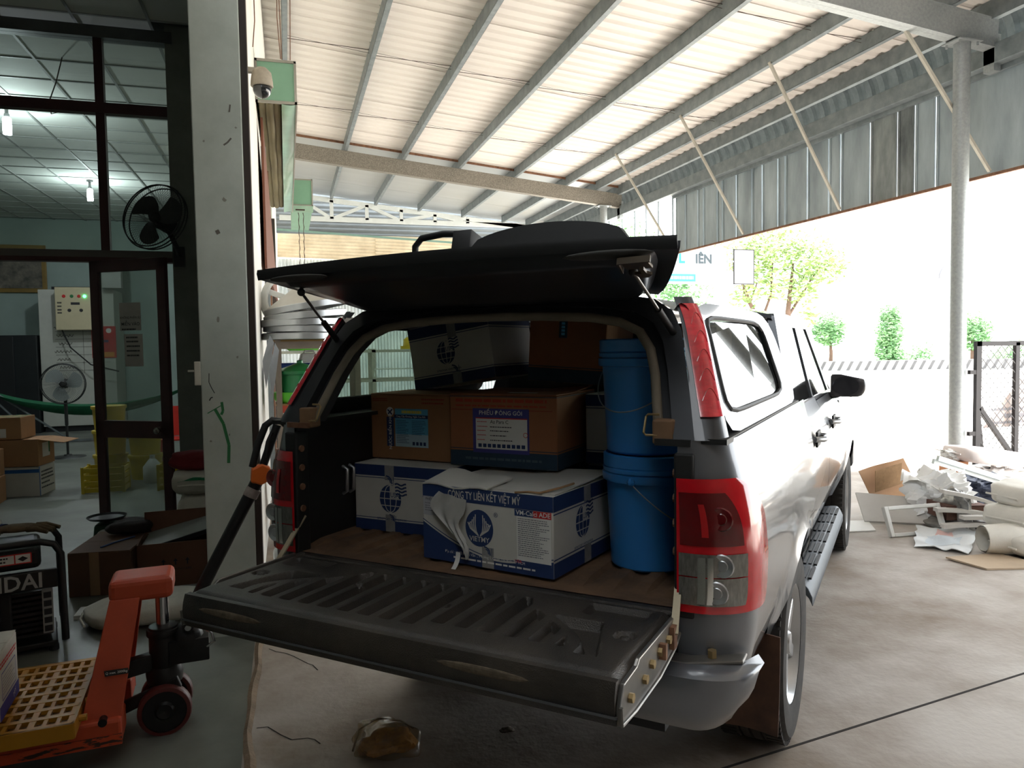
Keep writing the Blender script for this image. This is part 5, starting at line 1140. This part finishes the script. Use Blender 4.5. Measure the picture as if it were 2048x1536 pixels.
b = MB(); b.bx(.34, .66, .01, 2.5, .0, .41); b.build('box_body', M_mint, AW2); b = MB(); b.bx(0, .36, .3, .34, .2, .24); b.build('wall_bracket', M_alu, AW2); b = MB(); b.bx(.34, .66, -.01, .0, -.1, 0); b.build('valance', mat('pale mint strip', (166, 196, 176), .5), AW2)
CH = thing('hand_chain', 'thin double chain hanging below the smaller mint box', 'chain', (.27, 12.2, 1.55))
b = MB(); b.bx(-.08, .06, -.01, .01, 2.22, 2.24); b.build('chain_hook_bar', M_wire, CH)
for x in (-.035, .035):
    b = MB(); b.tube([(x+.006*math.sin(k*2.2), .005*cos(k*2.2), .02+.0555*k) for k in range(40)], [.007 if k % 2 else .0045 for k in range(40)], 5); b.build('chain_strand', M_wire, CH)
b = MB(); b.tube([(-.035, 0, .03), (0, 0, 0), (.035, 0, .03)], .006, 5); b.build('chain_loop', M_wire, CH)
BD = MB(); BD.add([(-.17, 7.2, 2.35), (-.17, 7.2, 3.7), (-.14, 11.5, 2.6), (-.12, 11.5, 2.3), (-.15, 7.2, 2.35), (-.15, 7.2, 3.7), (-.12, 11.5, 2.6), (-.1, 11.5, 2.3)], [(0, 1, 2, 3), (7, 6, 5, 4), (0, 4, 5, 1), (1, 5, 6, 2), (2, 6, 7, 3), (3, 7, 4, 0)])
tag(BD.build('brown_board', mat('red brown board', (112, 66, 48), .7)), 'red brown sloping board fixed to the side wall under the awning box', 'board')
CC = thing('security_camera', 'grey dome security camera on a bracket beside the pillar', 'camera', (-.105, 5.15, 3.3))
b = MB(); b.bx(-.095, -.01, -.02, .02, .08, .11); b.bx(-.095, -.085, -.04, .04, .04, .14); b.split('wall_bracket', mat('dusty white', (186, 180, 168), .6), CC)
b = MB(); b.lathe([(0, .12), (.03, .115), (.06, .085), (.068, .03), (.07, .0), (.066, -.004), (0, -.002)], 24); b.build('dome_cap', mat('dusty grey cap', (166, 156, 140), .7, var=.15, scale=20), CC, smooth=40)
b = MB(); b.sphere((0, 0, -.02), .058, 18, 12); b.build('dome_lens', mat('smoked dome', (34, 36, 38), .15, coat=.8), CC, smooth=60)
for i, pts in enumerate((((-.15, 5.6, 5.9), (-.15, 5.62, 3.9), (-.17, 5.7, 3.75)), ((.05, 6.3, 6.1), (.0, 6.7, 4.4), (.02, 6.92, 4.13)), ((-.05, 6.0, 6.1), (.01, 6.5, 5.0), (.03, 6.93, 4.13)), ((.1, 6.4, 6.1), (.12, 6.6, 5.0), (.1, 6.93, 4.13)))):
    b = MB(); b.tube(pts, .004, 5); tag(b.build('hanging_wire', M_rust), ('wire running down beside the dome camera', 'rusty wire slanting to the awning box, rightmost but one', 'rusty wire slanting to the awning box, left of the others', 'straight rusty wire dropping to the outer edge of the awning box')[i], 'wire')
RK = thing('steel_rack', 'dusty steel storage rack between the wall and the truck', 'rack', (.2, 6.55, 0))
M_rk = mat('dusty brown steel', (134, 122, 110), .7, var=.15)
for x in (-.27, .36):
    for y in (-.2, .35): b = MB(); b.bar((x, y, 0), (x, y, 1.69), .045, .045); b.build('post', M_rk, RK)
for z in (.3, 1.12, 1.64):
    for y in (-.2, .35): b = MB(); b.bar((-.27, y, z), (.36, y, z), .04, .06); b.build('rail', M_rk if z > 1.3 else mat('red rail', (176, 62, 40), .6), RK)
    b = MB(); b.bx(-.3, .4, -.22, .37, z+.03, z+.045); b.build('shelf_board', mat('plank', (140, 112, 66), .8, var=.2), RK)
M_pan = mat('galvanised pan', (178, 182, 184), .32, .75, var=.1, scale=3)
pz = [(.14, 6.55, 1.686, 0, 0), (.15, 6.56, 1.745, .02, .3), (.12, 6.55, 1.80, -.03, 1), (.16, 6.53, 1.855, -.1, 2), (.165, 6.55, 1.93, -.17, .5)]
for i, (x, y, z, ty, rz) in enumerate(pz):
    o = thing('feeder_pan', ('lowest', 'second from the bottom', 'middle', 'second from the top', 'topmost')[i]+' galvanised conical pan of the stack on the steel rack', 'pan', (x, y, z), group='galvanised pans on the rack'); o.rotation_euler = (0, ty, 0)
    b = MB(); b.lathe([(.33, 0), (.338, .004), (.338, .05), (.33, .056), (.325, .052), (.325, .002)], 44); b.build('pan_rim', M_pan, o, smooth=35)
    b = MB(); b.lathe([(.328, .054), (.05, .075 if i < 4 else .21), (.045, .085 if i < 4 else .235), (0, .085 if i < 4 else .24)], 44); b.build('pan_cone', mat('dull zinc cone', (186, 184, 176), .5, .3, var=.08), o, smooth=35)
o = thing('slotted_feeder_ring', 'white slotted ring leaning behind the topmost pan', 'feeder ring', (.08, 6.86, 2.0)); o.rotation_euler = (rad(68), 0, rad(12))
b = MB(); b.lathe([(.27, 0), (.3, .01), (.3, .04), (.26, .06), (.24, .055), (.25, .01)], 40); b.build('ring_rim', mat('white feeder plastic', (206, 208, 204), .4), o, smooth=40); b = MB()
for i in range(7): b.bar((.07*cos(i*.9), .07*sin(i*.9), .05), (.26*cos(i*.9), .26*sin(i*.9), .03), .05, .01); 
b.lathe([(0, .06), (.08, .06), (.08, .045), (0, .045)], 20); b.split('ring_spoke', MATS['white feeder plastic'], o, smooth=30)
for i, (x, y, z0, z1, wd, a) in enumerate(((-.185, 6.12, 1.3, 1.72, .09, .05), (-.14, 6.18, 1.2, 1.66, .08, .02))):
    b = MB(); b.add([(x, y, z0+.22), (x+.02, y, z0), (x+wd, y+.03, z1-.06), (x+wd-.03, y+.02, z1), (x, y+.012, z0+.22), (x+.02, y+.012, z0), (x+wd, y+.042, z1-.06), (x+wd-.03, y+.032, z1)], [(0, 1, 2, 3), (7, 6, 5, 4), (0, 4, 5, 1), (1, 5, 6, 2), (2, 6, 7, 3), (3, 7, 4, 0)])
    tag(b.build('metal_flashing', M_pan), ('pointed strip of sheet metal beside the stack of pans, nearer the pillar', 'pointed strip of sheet metal beside the stack of pans, nearer the rack')[i], 'sheet metal', 'sheet metal strips by the rack')
GF = thing('poultry_feeder', 'green plastic hanging feeder with a lime base on the rack shelf', 'feeder', (.1, 6.5, 1.166))
b = MB(); b.lathe([(0, .0), (.19, .0), (.215, .03), (.215, .085), (.205, .09), (.2, .07), (0, .07)], 36); b.build('feeder_base', mat('lime plastic', (92, 190, 48), .4), GF, smooth=40)
b = MB(); b.lathe([(.19, .07), (.19, .23), (.2, .235), (.2, .25), (.195, .255)], 36); b.build('feeder_drum', mat('green plastic', (22, 116, 62), .4, coat=.2), GF, smooth=40)
b = MB(); b.lathe([(.205, .245), (.205, .262), (.19, .27), (.04, .32), (.025, .325), (.025, .345), (.018, .35), (0, .35)], 36); b.build('feeder_lid', MATS['green plastic'], GF, smooth=40)
o, f, r, t, l = carton('blue_carton', 'dark blue carton behind the green feeder', (.46, .2, .32), (.16, 6.8, 1.166), 0, m=mat('blue carton', (26, 62, 130), .6), world=True); decal('white_line', lines(.05, .2, [.1], .006, 2, .1), M_paper, o, f, .001)
JC = thing('jerry_can', 'white plastic jerry can on top of the blue carton', 'jerry can', (.2, 6.8, 1.492)); b = MB(); b.box((0, 0, .04), (.22, .16, .08), taper=.8); b.build('can_body', MATS['white feeder plastic'], JC, bevel=.02); b = MB(); b.tube([(-.06, 0, .075), (-.05, 0, .1), (.02, 0, .1), (.03, 0, .075)], .01, 6); b.build('can_handle', MATS['white feeder plastic'], JC, smooth=60); b = MB(); b.cyl((.07, 0, .075), (.07, 0, .1), .02); b.build('can_cap', MATS['white feeder plastic'], JC)
SH = thing('rear_shelf', 'pale shelf unit standing behind the rack', 'shelf', (.9, 8.4, 0))
for z in (.4, .95, 1.24, 1.56): b = MB(); b.bx(-1.0, 1.1, -.2, .25, z, z+.03); b.build('shelf_board', mat('pale board', (176, 178, 164), .7), SH)
for x in (-.98, 0, 1.08): b = MB(); b.bx(x-.02, x+.02, -.2, .25, 0, 1.6); b.build('shelf_side', MATS['pale board'], SH)
b = MB(); b.tube([(.0, -.22, 1.3), (0, -.22, 1.38), (1.0, -.22, 1.38), (1.0, -.22, 1.3)], .008, 6); b.tube([(.5, -.22, 1.28), (.5, -.22, 1.38)], .008, 6); b.split('guard_rail', mat('white rail', (214, 222, 214), .5), SH)
TY = thing('feeding_tray', 'lime green tray with a red ring on the rear shelf', 'tray', (.17, 8.3, 1.592)); b = MB(); b.lathe([(0, 0), (.15, 0), (.19, .03), (.2, .055), (.185, .055), (.15, .02), (0, .02)], 32); b.build('tray_dish', MATS['lime plastic'], TY, smooth=40); b = MB(); b.lathe([(.11, .02), (.14, .05), (.12, .085), (.1, .085), (.1, .03)], 28); b.build('red_ring', M_red, TY, smooth=40); b = MB(); b.lathe([(0, .095), (.08, .09), (.1, .03)], 24); b.build('tray_cone', M_paper, TY, smooth=40)
YF = thing('yellow_feeder', 'small yellow feeder on the rear shelf seen through the canopy window', 'feeder', (1.38, 8.35, 1.592)); b = MB(); b.lathe([(0, 0), (.13, 0), (.14, .02), (.13, .1), (.135, .105), (.1, .13), (.03, .15), (.025, .17), (0, .17)], 28); b.build('feeder_body', mat('bright yellow plastic', (226, 200, 30), .4), YF, smooth=40); b = MB(); b.lathe([(.14, 0), (.165, .0), (.17, .035), (.163, .035), (.14, .015)], 28); b.build('feeder_rim', MATS['bright yellow plastic'], YF, smooth=40)
o, f, r, t, l = carton('shelf_carton', 'brown carton on the lower shelf of the steel rack', (.4, .3, .3), (.12, 6.5, .348), 0, m=M_bx, world=True)
o, f, r, t, l = carton('folded_carton', 'torn brown carton on the rack shelf beside the pillar', (.14, .2, .12), (-.02, 6.46, .675-.03), rad(10), m=M_bx, world=True)
o = tag(lump((.22, .2, .3), 41, .8, wr=.2).build('grey_bag', mat('grey film bag', (150, 156, 158), .4, coat=.4), smooth=60), 'grey plastic bag on the ground between the pillar and the truck', 'bag'); o.location = (-.02, 5.3, .0)
# ================================================================== RIGHT: gate and rubbish
GT = thing('mesh_gate', 'dark steel gate with chain-link mesh standing open beside the canopy column', 'gate', (7.66, 6.8, 0))
M_gate = mat('dark gate steel', (40, 36, 38), .6, var=.2)
for nm, p, q, w_ in (('gate_stile', (.07, 0, .03), (.07, 0, 1.58), .075), ('gate_stile', (.66, 0, .03), (.66, 0, 1.56), .06), ('gate_stile', (2.2, 0, .03), (2.2, 0, 1.58), .075), ('top_rail', (.03, 0, 1.55), (2.24, 0, 1.55), .055), ('bottom_rail', (.03, 0, .06), (2.24, 0, .06), .055), ('diagonal_brace', (.1, 0, .8), (.75, 0, .06), .05), ('diagonal_brace', (.09, .02, .8), (.17, .02, .25), .04)):
    b = MB(); b.bar(p, q, w_, .045, (0, 1, 0)); b.build(nm, M_gate, GT)
for z in (1.22, .5): b = MB(); b.bx(-.06, .05, -.02, .02, z-.025, z+.025); b.build('hinge', M_gate, GT)
b = MB()
for i in range(-13, 21):
    for s in (1, -1):
        p = []
        x0 = .1+i*.11 if s > 0 else .1+(i+14)*.11
        for z0, z1 in ((.08, 1.53),):
            xa, xb = x0, x0+s*(z1-z0)
            lo, hi = .1, 2.17
            t0 = max(0, ((lo if s > 0 else hi)-xa)/(xb-xa)); t1 = min(1, ((hi if s > 0 else lo)-xa)/(xb-xa))
            if t1 > t0: b.tube([(xa+(xb-xa)*t0, .012*s, z0+(z1-z0)*t0), (xa+(xb-xa)*t1, .012*s, z0+(z1-z0)*t1)], .004, 4, cap=False)
tag(b.build('chain_link_mesh', mat('mesh wire', (84, 84, 86), .6), GT), kind='stuff')
o = thing('triangular_sheet', 'pinkish printed triangular sheet hung on the mesh gate', 'sheet', (7.66, 6.83, 0))
b = MB(); b.add([(.24, .04, .545), (.9, .04, .545), (.9, .04, 1.2), (.24, .05, .545), (.9, .05, .545), (.9, .05, 1.2)], [(0, 1, 2), (5, 4, 3), (0, 3, 4, 1), (1, 4, 5, 2), (2, 5, 3, 0)]); b.build('sheet_panel', mat('pink grey banner', (206, 190, 184), .7, var=.12, scale=4), o)
fgx = Face((.62, .035, .62), (1, 0, 0), (0, 0, 1)); decal('banner_words', lines(-.05, .27, [.06], .05, 8, .05), mat('faded grey print', (150, 150, 156), .7), o, fgx, .001); decal('print_rows', lines(-.3, .27, [-.02, .14], .03, 3, .1), MATS['faded grey print'], o, fgx, .001)
M_wfoam = mat('white foam', (226, 226, 222), .7, var=.04); M_wbag = mat('white film', (240, 240, 238), .45, var=.06, scale=4, coat=.2)
def slabq(name, label, cat, P, t, m, group=None):    # flat sheet through four corners
    P = [Vector(p) for p in P]; n_ = (P[1]-P[0]).cross(P[3]-P[0]).normalized()*t; b = MB()
    b.add(P+[p-n_ for p in P], [(0, 1, 2, 3), (7, 6, 5, 4), (0, 4, 5, 1), (1, 5, 6, 2), (2, 6, 7, 3), (3, 7, 4, 0)]); return tag(b.build(name, m), label, cat, group)
slabq('white_card', 'flat white card on the concrete beside the front tyre', 'card', [(4.46, 5.12, .012), (4.70, 5.08, .012), (4.90, 5.39, .012), (4.70, 5.44, .012)], .01, M_paper)
slabq('foam_sheet', 'white foam sheet leaning against the crumpled white film', 'foam', [(4.83, 5.35, .02), (5.35, 5.02, .02), (5.45, 5.2, .2), (4.95, 5.6, .22)], .02, mat('grey white foam', (206, 204, 200), .75, var=.05))
FF = thing('foam_surround', 'white rectangular foam frame propped in front of the rubbish pile', 'frame', (4.93, 4.86, .0)); FF.rotation_euler = (rad(-22), 0, rad(-4))
for a in ((-.27, -.235, .0, .25), (.235, .27, 0, .25), (-.235, .235, .0, .03), (-.235, .235, .22, .25)): b = MB(); b.bx(a[0], a[1], -.02, .02, a[2], a[3]); b.build('frame_bar', M_wfoam, FF, bevel=.005)
o = thing('broken_cardboard', 'bent brown cardboard sheet standing behind the crumpled white film', 'cardboard', (5.38, 5.62, 0)); M_cb2 = mat('pale brown board', (172, 134, 100), .8, var=.08)  # board in one pale brown with slight random variation
b = MB(); b.slab(8, 6, lambda a, c: ((-.17-.1*c+.5*a, .02*math.sin(a*5)-.0+.12*c, .04+.34*c+.1*a+.0), (0, -1, 0)), .006); b.build('board_panel', M_cb2, o, smooth=40)
b = MB(); b.slab(4, 4, lambda a, c: ((-.2+.3*a, -.012, .2+.2*c+.06*a), (0, -1, 0)), .005); b.build('folded_flap', M_card, o)
def film(name, label, loc, dims, rz, seed, m, cat='plastic'):
    o = thing(name, label, cat, loc, rz); lump(dims, seed, .85, 48, 32, wr=.35, cr=.22).build('crumpled_film', m, o, smooth=25); r = random.Random(seed)
    for k in range(3):
        b = MB(); x, y = r.uniform(-.3, .3)*dims[0], r.uniform(-.3, .3)*dims[1]
        b.slab(6, 4, lambda a, c: ((x+(a-.5)*dims[0]*.6, y+.05*math.sin(a*6+k)+(c-.5)*dims[1]*.5, dims[2]*(.75+.15*c+.1*math.sin(a*5+c*3))), (0, 0, 1)), .004); b.build('loose_fold', m, o, smooth=40)
    return o
film('crumpled_film_heap', 'tall crumpled heap of white film in the middle of the rubbish pile', (5.45, 5.15, 0), (.62, .42, .45), rad(-50), 51, M_wbag)
tp = thing('torn_printed_bag', 'flattened torn white bag with faint red and blue print on the concrete', 'bag', (4.95, 4.6, .0))
def tpb(a, c):
    p = Vector((-.36, -.03, 0)).lerp(Vector((-.13, -.32, 0)), a).lerp(Vector((.1, .4, 0)).lerp(Vector((.42, .1, 0)), a), c)
    return ((p.x+.012*math.sin(c*17+a*5), p.y+.012*math.sin(a*19), .012+.03*abs(math.sin(a*6+c*4))*abs(math.sin(c*7-a*3))+.02*c), (0, 0, 1))
b = MB(); b.slab(20, 20, tpb, .006); b.build('bag_sheet', mat('printed white bag', (226, 230, 232), .45, var=.03, scale=9), tp, smooth=35)
for a0, a1, c0, c1, m in ((.2, .8, .15, .55, mat('pale blue print', (204, 214, 222), .6)), (.35, .6, .6, .8, mat('pale red print', (224, 190, 186), .6))):
    b = MB(); b.grid(8, 8, lambda a, c: tuple(Vector(tpb(a0+(a1-a0)*a, c0+(c1-c0)*c)[0])+Vector((0, 0, .002)))); b.build('faded_print', m, tp, smooth=35, normals=False)
slabq('flat_cardboard', 'flattened tan cardboard lying in front of the white sacks', 'cardboard', [(4.56, 4.25, .02), (4.6, 3.95, .014), (5.05, 3.82, .014), (5.0, 4.2, .02)], .012, mat('tan board', (186, 166, 142), .85, var=.1))
M_sk2 = mat('white woven sack', (214, 210, 200), .7, var=.07, scale=6, bump=.12, bscale=110)
for i, (x, y, z, rz, dm, lab) in enumerate(((5.4, 4.12, .0, -10, (.8, .46, .2), 'white woven sack at the bottom of the pile at the right edge'), (5.46, 4.3, .165, 8, (.72, .46, .2), 'white woven sack in the middle of the pile at the right edge'), (5.52, 4.3, .325, -4, (.72, .46, .2), 'white woven sack on top of the pile at the right edge'))):
    sack('woven_sack', lab, (x, y, z), dm, rad(rz), M_sk2, 60+i, 'white woven sacks', pr=(M_redink, [(-.5, -.42, -.3, -.1), (.1, .2, .2, .3)]))
o = thing('rolled_film_end', 'open rolled end of a white sack tube in front of the sack pile', 'sack', (5.06, 4.2, .005), rad(-20)); b = MB(); b.lathe([(.1, -.16), (.115, 0), (.11, .16), (.1, .16), (.105, 0), (.09, -.16)], 22, Matrix.Translation((0, 0, .115)) @ Matrix.Rotation(PI/2, 4, 'Y')); b.build('rolled_cloth', M_sk2, o, smooth=50)
for i, (p, q, lab) in enumerate((((5.12, 4.82, .36), (5.8, 4.62, .13), 'white painted board sloping down to the sacks, topmost of the boards'), ((5.1, 4.86, .2), (5.78, 4.66, .08), 'curved white strip under the topmost board'), ((5.22, 4.72, .155), (5.82, 4.56, .06), 'short white strip nearest the sacks'), ((5.06, 4.75, .09), (5.75, 4.56, .04), 'lowest white strip on the ground beside the sacks'))):
    b = MB(); P = [Vector(p).lerp(Vector(q), k/6)+Vector((0, 0, .03*math.sin(PI*k/6))) for k in range(7)]
    for a, c in zip(P[:-1], P[1:]): b.bar(a, c, .07, .03)
    tag(b.build('white_strip', mat('off white strip', (206, 202, 196), .6, var=.06), smooth=20), lab, 'strip', 'white strips in the rubbish')
o, f, r, t, l = carton('crushed_brown_carton', 'dark brown carton squeezed under the white boards', (.35, .3, .12), (5.42, 4.95, .1), rad(-16), m=mat('dark brown board', (96, 66, 56), .8), world=True)
b = MB(); 
o = tag(lump((.5, .4, .1), 70, .8, wr=.3).build('rubble_heap', mat('grey debris', (120, 118, 114), .9, var=.3, scale=18), smooth=40), 'grey debris under the dark brown carton', 'debris'); o.location = (5.42, 4.98, 0)
RB = thing('foil_bundle', 'crumpled grey foil bundle between the film heap and the boards', 'bundle', (5.34, 4.9, .0)); lump((.12, .3, .32), 71, .8, wr=.5).build('foil', mat('crumpled foil', (158, 158, 156), .3, .6, var=.25, scale=20), RB, smooth=25)
for i, (dy, dz) in enumerate(((0, 0), (.05, -.035))):
    b = MB(); b.bar((5.58, 5.3+dy, .54+dz), (6.75, 5.25+dy, .17+dz), .03, .045); tag(b.build('aluminium_profile', mat('pale profile', (190, 198, 200), .35, .5)), ('upper of two long aluminium profiles leaning over the rubbish', 'lower of two long aluminium profiles leaning over the rubbish')[i], 'profile', 'aluminium profiles')
film('dark_bag', 'dark blue bag lying behind the aluminium profiles', (6.55, 5.75, 0), (.55, .4, .26), 0, 81, mat('dark blue bag', (52, 58, 76), .6), 'bag')
film('grey_sheet_bag', 'grey bag lying right of the dark blue bag', (6.98, 5.42, 0), (.5, .36, .22), .3, 82, mat('slate bag', (112, 122, 132), .6), 'bag')
sack('red_white_sack', 'white sack with red print on the heap beside the gate', (7.2, 6.2, .26), (.85, .45, .18), rad(-12), mat('pinkish white sack', (226, 214, 210), .6, var=.06), 83, pr=(mat('deep red print', (168, 16, 26), .6), [(-.9, -.4, -.6, .5)]), tilt=(0, rad(8)))
film('rubbish_bag', 'pale grey bag under the red printed sack', (7.25, 6.2, 0), (.8, .5, .24), .2, 84, M_wbag, 'bag')
o, f, r, t, l = carton('orange_box', 'orange box standing at the foot of the canopy column', (.2, .2, .3), (6.85, 6.3, 0), rad(10), m=mat('orange carton', (214, 150, 110), .7), world=True)
film('white_rag', 'white rag with a green mark on top of the orange box', (6.86, 6.3, .305), (.24, .2, .12), 0, 85, M_wbag, 'rag')
# ================================================================== BEYOND THE CANOPY
M_leaf = mat('sunlit leaves', (122, 156, 84), .6, var=.25, scale=1.5, col2=(176, 198, 124)); M_leaf2 = mat('hedge leaves', (96, 150, 96), .6, var=.25, scale=2, col2=(150, 190, 134))
M_bark = mat('brown bark', (92, 72, 60), .9, var=.2)
def foliage(blobs, n, s, seed):
    r = random.Random(seed); b = MB(); tot = sum(x[3]*x[4]*x[5] for x in blobs)
    for (cx, cy, cz, rx, ry, rz_) in blobs:
        for k in range(int(n*rx*ry*rz_/tot)):
            a, h = r.uniform(0, 6.283), r.uniform(-1, 1); q = (1-h*h)**.5; d = r.random()**.4
            c = Vector((cx+rx*d*q*cos(a), cy+ry*d*q*sin(a), cz+rz_*d*h))
            u = Vector((r.gauss(0, 1), r.gauss(0, 1), r.gauss(0, .6))).normalized(); w = u.orthogonal().normalized(); L = s*r.uniform(.6, 1.3)
            b.add([c-u*L, c+w*L*.42, c+u*L, c-w*L*.42], [(0, 1, 2, 3)])
    return b
def tree(name, label, base, blobs, limbs, n, s, seed, m, group=None):
    o = thing(name, label, 'tree' if limbs else 'shrub', base, group=group)
    for p, rr in limbs:
        b = MB(); b.tube(p, rr, 8); b.build('limb' if rr[0] < .1 else 'trunk', M_bark, o, smooth=60)
    tag(foliage(blobs, n, s, seed).build('foliage', m, o, normals=False), kind='stuff')
    return o
tree('street_tree', 'tall loose leafed tree beyond the striped kerb, behind the truck cab', (24.1, 32, -.05),
     [(-2.4, 0, 6.2, 1.6, 1.4, 1.3), (-.6, .4, 6.6, 1.7, 1.5, 1.5), (1.2, -.3, 6.0, 1.5, 1.4, 1.4), (2.6, 0, 5.6, 1.1, 1, 1.0), (-1.3, 0, 4.6, 1.1, 1, .9), (.6, 0, 4.4, 1.2, 1, 1.1), (-2.6, 0, 4.0, .8, .8, .8), (1.2, 0, 3.0, .6, .6, .6)],
     [([(0, 0, 0), (.1, 0, 1.6), (.0, 0, 3.2), (.3, 0, 5.6)], [.22, .17, .13, .05]), ([(-1.4, 0, 0), (-1.3, 0, 2.2), (-2.2, 0, 3.6), (-3.0, 0, 5.4)], [.18, .15, .1, .04]), ([(-1.6, 0, 2.6), (-1.0, 0, 4.0), (-.9, 0, 5.6)], [.08, .06, .03]), ([(.05, 0, 3.0), (1.2, 0, 4.6), (2.0, 0, 5.6)], [.08, .06, .03]), ([(-2.2, 0, 3.6), (-1.8, 0, 4.6)], [.06, .03])], 4200, .17, 1, M_leaf, 'trees beyond the yard')
tree('round_tree', 'small round clipped tree beyond the yard, right of the tall tree', (30.0, 36, -.05), [(-.1, 0, 2.4, .95, .95, 1.05)], [([(0, 0, 0), (.05, 0, 1.0), (-.1, 0, 2.2)], [.14, .1, .05])], 2200, .13, 2, M_leaf2, 'trees beyond the yard')
tree('column_hedge', 'clipped columnar hedge beyond the yard', (33.2, 35, -.05), [(0, 0, 1.0, .8, .8, 1.0), (0, 0, 2.2, .78, .78, 1.1), (.1, 0, 3.2, .62, .62, .7)], [([(0, 0, 0), (0, 0, 2.5)], [.1, .04])], 4200, .12, 3, M_leaf2, 'trees beyond the yard')
tree('round_tree', 'small round clipped tree behind the canopy column', (38.8, 34.5, -.05), [(0, 0, 2.2, 1.15, 1, 1.2)], [([(0, 0, 0), (0, 0, 1.6)], [.13, .08])], 2400, .13, 4, M_leaf2, 'trees beyond the yard')
for i, (x, y, lab) in enumerate(((35.6, 35.5, 'low loose shrub right of the columnar hedge'), (41.6, 34.5, 'low shrub seen above the mesh gate'), (28.0, 37.5, 'low shrub left of the round clipped tree'), (44.5, 34, 'low shrub at the right edge above the mesh gate'))):
    tree('low_shrub', lab, (x, y, -.05), [(-.6, 0, .6, .8, .6, .6), (.5, 0, .9, .8, .6, .8)], [([(0, 0, 0), (0, 0, .6)], [.05, .03])], 900, .12, 10+i, M_leaf2, 'shrubs beyond the yard')
tree('far_tree', 'green tree glimpsed through the gap past the fascia', (16.6, 35, -.05), [(-.5, 0, 6.5, 2.4, 1.5, 1.8), (2.0, 0, 5.4, 1.8, 1.5, 1.4), (3.5, 0, 4.4, 1.5, 1.3, 1.0)], [([(0, 0, 0), (.2, 0, 5.5)], [.25, .1])], 4200, .16, 20, M_leaf2, 'trees beyond the yard')
KB = thing('striped_kerb', 'low kerb painted with slanting dark stripes along the road', 'kerb', (0, 0, 0))
pa, pb = Vector((26.5, 36.0, -.05)), Vector((47.5, 29.0, -.05)); dk = (pb-pa).normalized(); L = (pb-pa).length; nk = Vector((-dk.y, dk.x, 0))
b = MB(); b.bar(pa+Vector((0, 0, .28)), pb+Vector((0, 0, .28)), .3, .56); b.build('kerb_body', mat('white kerb paint', (150, 150, 148), .8), KB)
for k in range(int(L/.5)):
    p = pa+dk*(.2+.5*k)-nk*.153; b = MB(); up = Vector((0, 0, .5)); sl = dk*.26
    A = [p+Vector((0, 0, .04)), p+dk*.17+Vector((0, 0, .04)), p+dk*.17+sl+up+Vector((0, 0, .04)), p+sl+up+Vector((0, 0, .04))]
    b.add(A+[a-nk*.01 for a in A], [(0, 1, 2, 3), (7, 6, 5, 4), (0, 4, 5, 1), (1, 5, 6, 2), (2, 6, 7, 3), (3, 7, 4, 0)]); b.build('kerb_stripe', mat('grey stripe paint', (78, 78, 80), .8), KB)
SG = thing('shop_sign', 'white signboard with cyan and pale letters reading LIÊN across the road', 'sign', (17.4, 30, -.05)); 
b = MB(); b.bx(-1.9, 1.9, 0, .12, 4.35, 6.0); b.build('sign_board', mat('white sign', (138, 142, 144), .6), SG)
for x in (-1.5, 1.5): b = MB(); b.bx(x-.05, x+.05, .02, .12, 0, 4.35); b.build('sign_post', M_galvd, SG)
fs = Face((0, -.001, 5.2), (1, 0, 0), (0, 0, 1)); text('L', .62, mat('cyan letters', (0, 122, 150), .5), SG, fs, -.4, .27, bold=.04, off=.01); text('IÊN', .56, mat('grey letters', (36, 48, 54), .5), SG, fs, .72, .25, off=.01, bold=.035); decal('cyan_strip', [rect(-1.9, .3, -.75, -.42)], mat('pale cyan', (40, 140, 166), .6), SG, fs, .006); decal('faint_sign_line', lines(-1.5, .25, [-.58], .14, 5, .05), MATS['white sign'], SG, fs, .012)
FBB = thing('blank_board', 'blank white board in a dark frame on a pole beside the tall tree', 'board', (19.95, 29.6, -.05))
b = MB(); b.bx(-.5, .5, 0, .06, 4.35, 5.85); b.build('board_face', MATS['white sign'], FBB)
for a in ((-.53, -.49, 4.33, 5.87), (.49, .53, 4.33, 5.87), (-.53, .53, 4.31, 4.35), (-.53, .53, 5.85, 5.89)): b = MB(); b.bx(a[0], a[1], -.01, .07, a[2], a[3]); b.build('board_frame', M_gate, FBB)
b = MB(); b.bx(-.85, -.79, 0, .06, 0, 5.6); b.bx(-.8, -.5, 0, .05, 5.3, 5.36); b.split('board_pole', M_galvd, FBB)
HP = thing('hooked_lamp', 'thin hooped pole against the white sky left of the canopy column', 'pole', (30.2, 28, -.05))
b = MB(); b.cyl((0, 0, 0), (0, 0, 3.9), .05, n=10); b.build('pole', mat('white pole', (230, 230, 228), .6), HP, smooth=60)
b = MB(); b.tube([(-.15+.62*cos(a), 0, 4.55+.68*sin(a)) for a in [rad(-75+k*16) for k in range(17)]], .045, 8); b.build('hoop', mat('grey hoop', (96, 96, 100), .6), HP, smooth=60)
